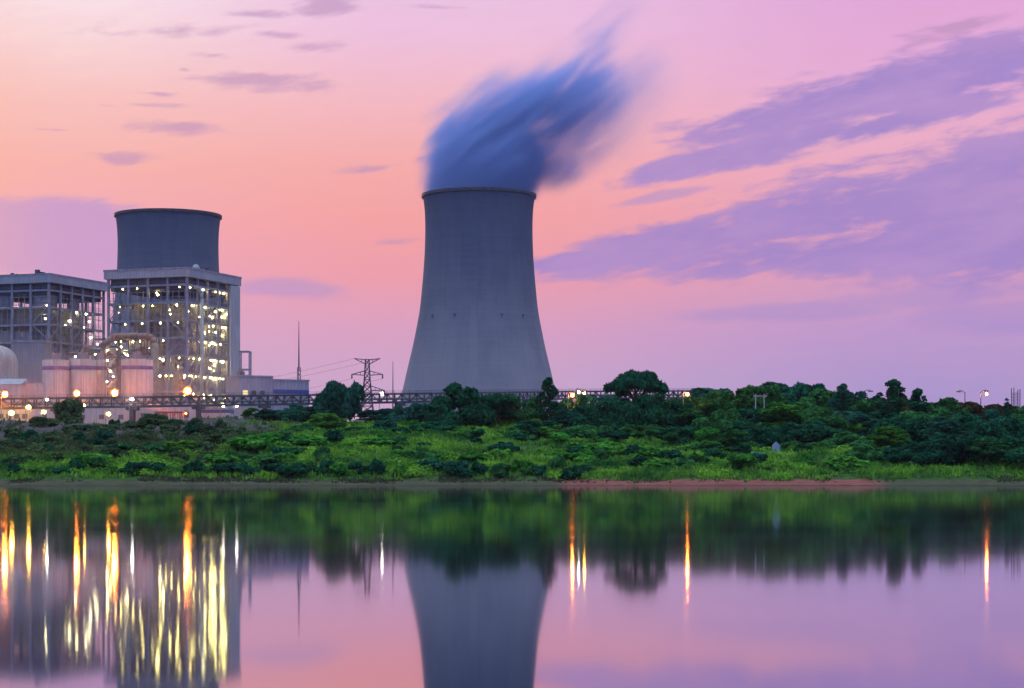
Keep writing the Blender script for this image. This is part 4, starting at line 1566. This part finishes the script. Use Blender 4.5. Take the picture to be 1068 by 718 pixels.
def tree(px, ytop, wpx, D, kind, leaf, label, group=None, base=None):
    global tree_n
    tree_n += 1
    top = at(px, ytop, D)
    zb = (gz(top[0], D) - 0.2) if base is None else base
    h = top[2] - zb
    wd = wpx * D / F
    root = empty('tree', (top[0], D, zb), random.uniform(0, 6.28), label, 'tree', group)
    cr, tk = tree_meshes(kind, tree_n, leaf)
    for nm, me in (('trunk', tk), ('crown', cr)):
        o = bpy.data.objects.new(nm, me)
        COL.objects.link(o)
        o.parent = root
        o.scale = (wd, wd, h)
    return root


# --- trees that stand out
GS = 'trees on the bank and hill'
tree(663, 389, 64, 452, 'umbrella', 'leaf_dark', 'flat umbrella-topped tree rising alone above the skyline', GS)
tree(573, 396, 34, 452, 'open', 'leaf_dark', 'small dark layered tree against the base of the cooling tower', GS)
tree(356, 401, 54, 486, 'mass', 'leaf_blue', 'tallest bluish rounded tree in front of the pipe bridge near the pylon', GS)
tree(930, 398, 48, 455, 'open', 'leaf_dark', 'tallest open-crowned tree on the right skyline', GS)
tree(957, 407, 34, 460, 'open', 'leaf_dark', 'smaller open-crowned tree just right of the tallest one', GS)
tree(880, 402, 34, 470, 'open', 'leaf_blue', 'open-crowned tree left of the pale pair of posts', GS)
tree(1050, 417, 12, 455, 'conifer', 'leaf_dark', 'tiny dark pointed conifer near the lattice gantry', GS)
tree(71, 418, 30, 628, 'round', 'leaf_dull', 'small dark tree standing alone before the bridge below the silos', GS, BASE)
tree(484, 404, 78, 458, 'mass', 'leaf_dark', 'big dark spreading tree before the cooling tower, left of the layered tree', GS)
tree(520, 412, 44, 464, 'round', 'leaf_dark', 'dark rounded tree touching the right side of the big spreading tree', GS)
tree(341, 432, 38, 446, 'round', 'leaf_bright', 'light green rounded tree below the tallest bluish one', GS)
tree(160, 432, 22, 500, 'round', 'leaf_dull', 'small dull tree before the red gantry', GS)
tree(700, 452, 20, 412, 'tall', 'leaf_mid', 'slender young tree on the grass below the umbrella-topped tree', GS)
tree(738, 448, 26, 418, 'round', 'leaf_bright', 'light green small tree on the grass right of the slender young tree', GS)
tree(497, 447, 20, 418, 'tall', 'leaf_dark', 'slim dark tree below the big spreading tree', GS)

# --- belts of similar trees, told apart by their place along the belt
BELTS = [
    ('skyline', 'along the skyline right of the tower',
     [(545, 418, 54, 470, 'mass', 'leaf_mid'), (598, 415, 50, 462, 'mass', 'leaf_dark'), (628, 414, 52, 468, 'mass', 'leaf_blue'), (655, 418, 66, 462, 'mass', 'leaf_dark'),
      (690, 414, 56, 470, 'mass', 'leaf_dark'), (716, 416, 46, 478, 'round', 'leaf_mid'), (712, 420, 46, 455, 'mass', 'leaf_dark'), (736, 416, 54, 468, 'mass', 'leaf_mid'), (745, 406, 56, 492, 'round', 'leaf_blue'), (766, 407, 62, 484, 'mass', 'leaf_mid'),
      (794, 404, 60, 500, 'mass', 'leaf_mid'), (815, 401, 70, 510, 'mass', 'leaf_dark'), (842, 404, 66, 505, 'mass', 'leaf_dark'), (862, 408, 66, 488, 'mass', 'leaf_mid'),
      (886, 411, 56, 476, 'mass', 'leaf_blue'), (908, 417, 60, 470, 'mass', 'leaf_mid'), (932, 415, 50, 470, 'mass', 'leaf_brown'), (980, 418, 66, 462, 'mass', 'leaf_mid'),
      (1012, 421, 54, 470, 'mass', 'leaf_brown'), (1038, 423, 54, 465, 'mass', 'leaf_brown'), (1064, 426, 60, 462, 'mass', 'leaf_mid')]),
    ('bluish', 'in the belt below the pipe bridge',
     [(262, 430, 34, 500, 'round', 'leaf_blue'), (283, 428, 40, 494, 'round', 'leaf_blue'), (306, 424, 42, 488, 'mass', 'leaf_blue'), (328, 425, 40, 480, 'round', 'leaf_blue'),
      (385, 432, 44, 478, 'mass', 'leaf_mid'), (404, 427, 42, 490, 'round', 'leaf_blue'), (424, 424, 44, 486, 'mass', 'leaf_blue'), (446, 422, 42, 480, 'round', 'leaf_blue'), (246, 436, 30, 506, 'mass', 'leaf_dull')]),
    ('middle', 'of the spreading trees halfway up the bank',
     [(560, 440, 60, 438, 'mass', 'leaf_dark'), (592, 434, 62, 442, 'mass', 'leaf_dark'), (625, 430, 64, 440, 'mass', 'leaf_dark'), (660, 416, 64, 440, 'mass', 'leaf_dark'),
      (683, 428, 66, 446, 'mass', 'leaf_dark'), (720, 432, 60, 442, 'mass', 'leaf_dark'), (752, 430, 60, 440, 'mass', 'leaf_mid'), (784, 428, 60, 446, 'mass', 'leaf_dark'),
      (815, 426, 80, 440, 'mass', 'leaf_dark'), (850, 428, 70, 444, 'mass', 'leaf_mid'), (878, 430, 54, 450, 'round', 'leaf_blue'), (455, 440, 50, 440, 'mass', 'leaf_dark'),
      (540, 452, 44, 430, 'mass', 'leaf_dark'), (780, 443, 50, 424, 'mass', 'leaf_dark'), (838, 442, 70, 425, 'mass', 'leaf_dark'), (905, 436, 60, 430, 'mass', 'leaf_mid'), (375, 446, 50, 446, 'mass', 'leaf_dark'), (430, 443, 46, 452, 'mass', 'leaf_mid')]),
    ('lower', 'of the bushy trees at the foot of the hill',
     [(575, 449, 50, 420, 'mass', 'leaf_dark'), (612, 445, 54, 424, 'mass', 'leaf_mid'), (640, 450, 34, 414, 'round', 'leaf_dark'), (668, 444, 56, 426, 'mass', 'leaf_mid'), (708, 446, 50, 424, 'mass', 'leaf_dark'),
      (765, 452, 56, 412, 'mass', 'leaf_mid'), (800, 447, 60, 416, 'mass', 'leaf_dark'), (858, 448, 66, 412, 'mass', 'leaf_dark'), (886, 452, 60, 404, 'mass', 'leaf_mid'), (742, 462, 30, 396, 'round', 'leaf_mid'),
      (600, 466, 30, 398, 'mass', 'leaf_dark'), (660, 468, 26, 392, 'mass', 'leaf_bright'), (525, 462, 36, 404, 'mass', 'leaf_dark')]),
    ('shore', 'of the mass crowding the right shore',
     [(905, 462, 52, 384, 'mass', 'leaf_mid'), (928, 450, 70, 392, 'mass', 'leaf_dark'), (948, 438, 80, 408, 'mass', 'leaf_dark'), (962, 462, 70, 374, 'mass', 'leaf_dark'),
      (985, 440, 84, 396, 'mass', 'leaf_dark'), (1000, 455, 80, 376, 'mass', 'leaf_dark'), (1018, 436, 80, 402, 'mass', 'leaf_dark'), (1030, 462, 74, 368, 'mass', 'leaf_dark'),
      (1048, 440, 84, 388, 'mass', 'leaf_dark'), (1066, 456, 76, 370, 'mass', 'leaf_dark'), (1085, 438, 80, 396, 'mass', 'leaf_mid'), (968, 428, 70, 436, 'mass', 'leaf_mid'), (1020, 430, 70, 436, 'mass', 'leaf_blue')]),
]
LOOK = {'leaf_dark': 'dark green', 'leaf_mid': 'mid green', 'leaf_blue': 'bluish green', 'leaf_bright': 'light green', 'leaf_dull': 'dull olive', 'leaf_brown': 'brownish'}
for nm, phrase, lst in BELTS:
    for i, (px, yt, wp, D, kd, lf) in enumerate(sorted(lst)):
        if nm != 'skyline' and i % 4 == 1:            # a mixed wood: slimmer, paler trees among the spreading ones
            kd, wp, lf, yt = 'tall', wp * 0.62, ('leaf_mid', 'leaf_bright', 'leaf_blue')[i % 3], yt - 4
        tree(px, yt, wp, D, kd, lf, LOOK[lf] + ' tree, ' + ordinal(i + 1) + ' from left ' + phrase, GS)


# --- shrubs
def shrub_kind(seed, flat):
    rg = np.random.default_rng(seed)
    lobes = []
    for _ in range(11):
        a, rr = rg.random() * 6.283, rg.random() ** 0.6 * 0.36
        z = 0.12 + rg.random() * 0.62 * math.sqrt(max(0.05, 1 - (rr / 0.42) ** 2))
        s = rg.uniform(0.13, 0.22)
        lobes.append((rr * math.cos(a), rr * math.sin(a), z, s, s, s * 1.2))
    v = leaf_verts(lobes, 1100, 1.0, rg, fill=0.3, low=-0.3)
    c = v.reshape(-1, 4, 3).mean(1, keepdims=True)
    off = (v.reshape(-1, 4, 3) - c) * 0.078
    off[..., 2] *= 1.6
    return (c + off).reshape(-1, 3)


SHR = [shrub_kind(40 + i, 0) for i in range(6)]
_scache = {}
shrub_list = {}


def shrub(px, D, wpx, hm, leaf, row):
    shrub_list.setdefault(row, []).append((px, D, wpx, hm, leaf))


rs = random.Random(5)
# the dark row along the water
px = 6
while px < 600:
    wq = rs.choice((rs.uniform(13, 24), rs.uniform(22, 46)))
    d_ = rs.uniform(360.5, 364)
    shrub(px + wq / 2, d_, wq, rs.uniform(2.0, 3.2) * (0.75 if px < 60 else 1.0), rs.choice(('leaf_dark', 'leaf_dark', 'leaf_dark', 'leaf_mid', 'leaf_bright')), 'water')
    px += wq * rs.choice((0.6, 0.75, 1.1))
# scattered over the middle of the bank
for k in range(46):
    d_ = rs.uniform(372, 440)
    shrub(rs.uniform(250, 600), d_, rs.uniform(14, 38), rs.uniform(1.6, 3.4), rs.choice(('leaf_dark', 'leaf_mid', 'leaf_bright', 'leaf_bright')), 'mid')
# dull scrub on the left
for k in range(78):
    d_ = rs.uniform(378, 474)
    shrub(rs.uniform(-5, 262), d_, rs.uniform(13, 36), rs.uniform(1.3, 3.0), rs.choice(('leaf_dull', 'leaf_dull', 'leaf_dark', 'leaf_dull')), 'left')
# low bushes on the grass under the trees at the right
for k in range(44):
    d_ = rs.uniform(372, 428)
    shrub(rs.uniform(595, 905), d_, rs.uniform(12, 34), rs.uniform(1.2, 3.0), rs.choice(('leaf_dark', 'leaf_mid', 'leaf_bright', 'leaf_mid')), 'right')
for k in range(26):
    d_ = rs.uniform(366, 425)
    shrub(rs.uniform(60, 900), d_, rs.uniform(38, 66), rs.uniform(1.8, 3.4), rs.choice(('leaf_bright', 'leaf_mid', 'leaf_bright', 'leaf_bright')), 'mound')
ROWS = {'mound': 'of the widest bushes along the bank',
        'water': 'of the low row along the waterline',
        'mid': 'of the scrub before the cooling tower',
        'left': 'of the scrub below the boiler houses',
        'right': 'of the scrub right of the tower'}
first = {}
for row, lst in shrub_list.items():
    for i, (px, D, wpx, hm, lf) in enumerate(sorted(lst)):
        x = (px - 534) * D / F
        key = (rs.randrange(6), lf)
        if key not in first:
            o = bpy.data.objects.new('shrub', leaf_mesh('shrub', SHR[key[0]], M[lf]))
            first[key] = o
        else:
            o = first[key].copy()
        COL.objects.link(o)
        o.location = (x, D, gz(x, D) - 0.12)
        o.rotation_euler = (0, 0, rs.uniform(0, 6.28))
        wd = wpx * D / F
        o.scale = (wd, wd, hm)
        size = 'small' if wpx < 16 else 'broad' if wpx > 25 else 'rounded'
        tag(o, size + ' ' + LOOK[lf] + ' shrub, ' + ordinal(i + 1) + ' from left ' + ROWS[row], 'shrub', 'shrubs ' + ROWS[row].replace('of the ', 'in the '))


# --- grass and brambles: uncountable, one object each
def grass(name, n, xr, yr, size, hgt, mat, label, dens=None, seed=3):
    rg = np.random.default_rng(seed)
    x = rg.uniform(*xr, n)
    y = rg.uniform(*yr, n)
    keep = rg.random(n) < dens(x, y)
    x, y = x[keep], y[keep]
    z = ground(x, y)
    k = len(x)
    B = 4
    x, y, z = np.repeat(x, B), np.repeat(y, B), np.repeat(z, B)
    hs = np.repeat(0.55 + 0.9 * rg.random(k), B)
    k *= B
    a = rg.random(k) * 6.283
    lean = rg.uniform(0.1, 0.75, k)
    px_ = x + rg.normal(0, size * 0.8, k)
    py_ = y + rg.normal(0, size * 0.8, k)
    h = hgt * hs * rg.uniform(0.6, 1.2, k)
    wd = size * rg.uniform(0.35, 0.7, k)
    ca, sa = np.cos(a), np.sin(a)
    b0 = np.stack([px_ - ca * wd, py_ - sa * wd, z - 0.1], 1)
    b1 = np.stack([px_ + ca * wd, py_ + sa * wd, z - 0.1], 1)
    m1 = np.stack([px_ - sa * h * lean * .4 + ca * wd * .8, py_ + ca * h * lean * .4 + sa * wd * .8, z + h * 0.62], 1)
    t = np.stack([px_ - sa * h * lean, py_ + ca * h * lean, z + h], 1)
    V = np.stack([b0, b1, m1, t], 1).reshape(-1, 3)
    me = leaf_mesh(name, V, mat)
    o = bpy.data.objects.new(name, me)
    COL.objects.link(o)
    return tag(o, label, 'grass', kind='stuff')


def grass_mat():
    m, gg, out = mat_new('tall_grass')
    p = gg.n('ShaderNodeNewGeometry').outputs['Position']
    x, y, z = gg.sep(p)[:3]
    n1_ = gg.noise(gg.vm('MULTIPLY', p, (0.09, 0.09, 0.0)), 1.0, 4.0, 0.6)
    n2_ = gg.noise(p, 0.8, 3.0, 0.6)
    c = gg.mix(gg.smooth(n1_, 0.33, 0.66), (0.034, 0.155, 0.034, 1), (0.26, 0.52, 0.048, 1))
    c = gg.mix(gg.m('MULTIPLY', gg.smooth(n2_, 0.45, 0.75), 0.5), c, (0.016, 0.060, 0.020, 1))
    # the upper left of the bank is dry and dull
    dl = gg.m('MULTIPLY', gg.smooth(gg.m('ADD', x, gg.m('MULTIPLY', n1_, 40.0)), -20.0, -52.0), gg.smooth(y, 372.0, 400.0))
    c = gg.mix(dl, c, gg.mix(gg.smooth(n2_, 0.3, 0.7), (0.045, 0.068, 0.030, 1), (0.120, 0.150, 0.065, 1)))
    d = gg.n('ShaderNodeBsdfDiffuse')
    t = gg.n('ShaderNodeBsdfTranslucent')
    gg.put(d, 0, c)
    gg.put(t, 0, c)
    mx = gg.n('ShaderNodeMixShader', Fac=0.3)
    gg.L.new(d.outputs[0], mx.inputs[1])
    gg.L.new(t.outputs[0], mx.inputs[2])
    gg.L.new(mx.outputs[0], out.inputs[0])
    return m


def dens_bank(x, y):
    s = y - shore(x)
    d = sstep(s, 7.5, 10.5) * (0.35 + 0.65 * sstep(vnoise(x, y, 7, 4), 0.25, 0.6))
    dirt = (1 - sstep(x + vnoise(x, y, 12, 2) * 40, -45, -15)) * sstep(s + vnoise(x, y, 9, 6) * 16, 84, 100)
    return d * (1 - 0.9 * dirt)


def dens_shore(x, y):
    s = y - shore(x)
    return sstep(s, 3.0, 6.5) * (1 - sstep(s, 9, 12)) * sstep(vnoise(x, y * 0.4, 4.5, 4), 0.35, 0.75) * np.where((x > 9) & (x < 68), 0.12, 0.8)


GM = grass_mat()
grass('grass', 62000, (-150, 150), (357, 500), 0.42, 0.75, GM, 'rough green grass covering the bank above the shore', dens_bank)
grass('shore_grass', 16000, (-150, 150), (352, 362), 0.22, 0.30, surf('dry_grass', (0.05, 0.055, 0.025), (0.12, 0.10, 0.055), 0.8, 0.9), 'short dry grass fringing the bare earth at the waterline', dens_shore, 8)

def undergrowth():
    rg = np.random.default_rng(17)
    n = 2600
    x, y = rg.uniform(-140, 135, n), rg.uniform(359, 470, n)
    keep = rg.random(n) < dens_bank(x, y) * (0.25 + 0.75 * sstep(vnoise(x, y, 11, 8), 0.3, 0.65))
    x, y = x[keep], y[keep]
    z = ground(x, y)
    r = rg.uniform(0.7, 1.9, len(x))
    lob = np.stack([x, y, z + 0.05, r * 1.25, r, r * rg.uniform(0.45, 0.8, len(x))], 1)
    vv = leaf_verts(lob, 120000, 0.26, rg, fill=0.15, low=0.0, up=0.5)
    o = bpy.data.objects.new('undergrowth', leaf_mesh('undergrowth', vv, GM))
    COL.objects.link(o)
    tag(o, 'rumpled green creepers and brambles mounded over the bank', 'undergrowth', kind='stuff')


undergrowth()

# ---------------------------------------------------------------- small things on the bank
for px, yt, yb, wp, lb in ((809.5, 461, 473, 8, 'taller blue-grey stone slab standing behind the low wall'), (842, 465, 476, 8, 'shorter blue-grey stone slab right of the low wall')):
    D = 404
    c = at(px, yt, D)
    zb = min(gz(c[0], D), at(px, yb, D)[2]) - 0.1
    hw = wp * D / F / 2
    h = c[2] - zb
    root = empty('stone_marker', (c[0], D, zb), 0.12 if px < 820 else -0.2, lb, 'stone marker', 'stone markers on the grass')
    MB().add([(-hw, -0.25, 0), (hw, -0.25, 0), (hw, 0.25, 0), (-hw, 0.25, 0), (-hw, -0.25, h * 0.72), (hw, -0.25, h * 0.72), (hw, 0.25, h * 0.72), (-hw, 0.25, h * 0.72),
              (0, -0.25, h), (0, 0.25, h)],
             [(0, 3, 2, 1), (0, 1, 5, 8, 4), (2, 3, 7, 9, 6), (1, 2, 6, 5), (3, 0, 4, 7), (4, 8, 9, 7), (8, 5, 6, 9)]).build('slab', M['stone'], root)
    MB().box(-hw - 0.25, hw + 0.25, -0.7, 0.7, -0.1, 0.28).build('plinth', M['pole'], root)
c = at(785, 473, 402)
zb = gz(c[0] + 3.5, 402) - 0.2
wl = MB()
w_ = 38 * 402 / F
wl.box(0, w_, 0, 0.35, 0, max(0.9, c[2] - zb))
for x in (0, w_ / 2, w_):
    wl.box(x - 0.25, x + 0.25, -0.08, 0.43, -0.05, max(0.9, c[2] - zb) + 0.2)
o = wl.build('low_wall', M['stone'])
o.location = (c[0], 402, zb)
tag(o, 'low pale stone wall on the grass under the dark trees', 'wall')
c = at(357, 461, 412)
rk_ = MB().ball((0, 0, 0.1), 1.0, 10, 7)
rk_.v = [(x * 1.2 + 0.15 * math.sin(7 * z + x), y * 0.9 + 0.1 * math.cos(5 * x), z * 0.85 + 0.1 * math.sin(5 * x + 3 * y)) for x, y, z in rk_.v]
o = rk_.build('boulder', M['stone'])
o.location = (c[0], 412, gz(c[0], 412) + 0.35)
tag(o, 'pale blue-grey boulder lying in the grass below the tallest bluish tree', 'boulder')
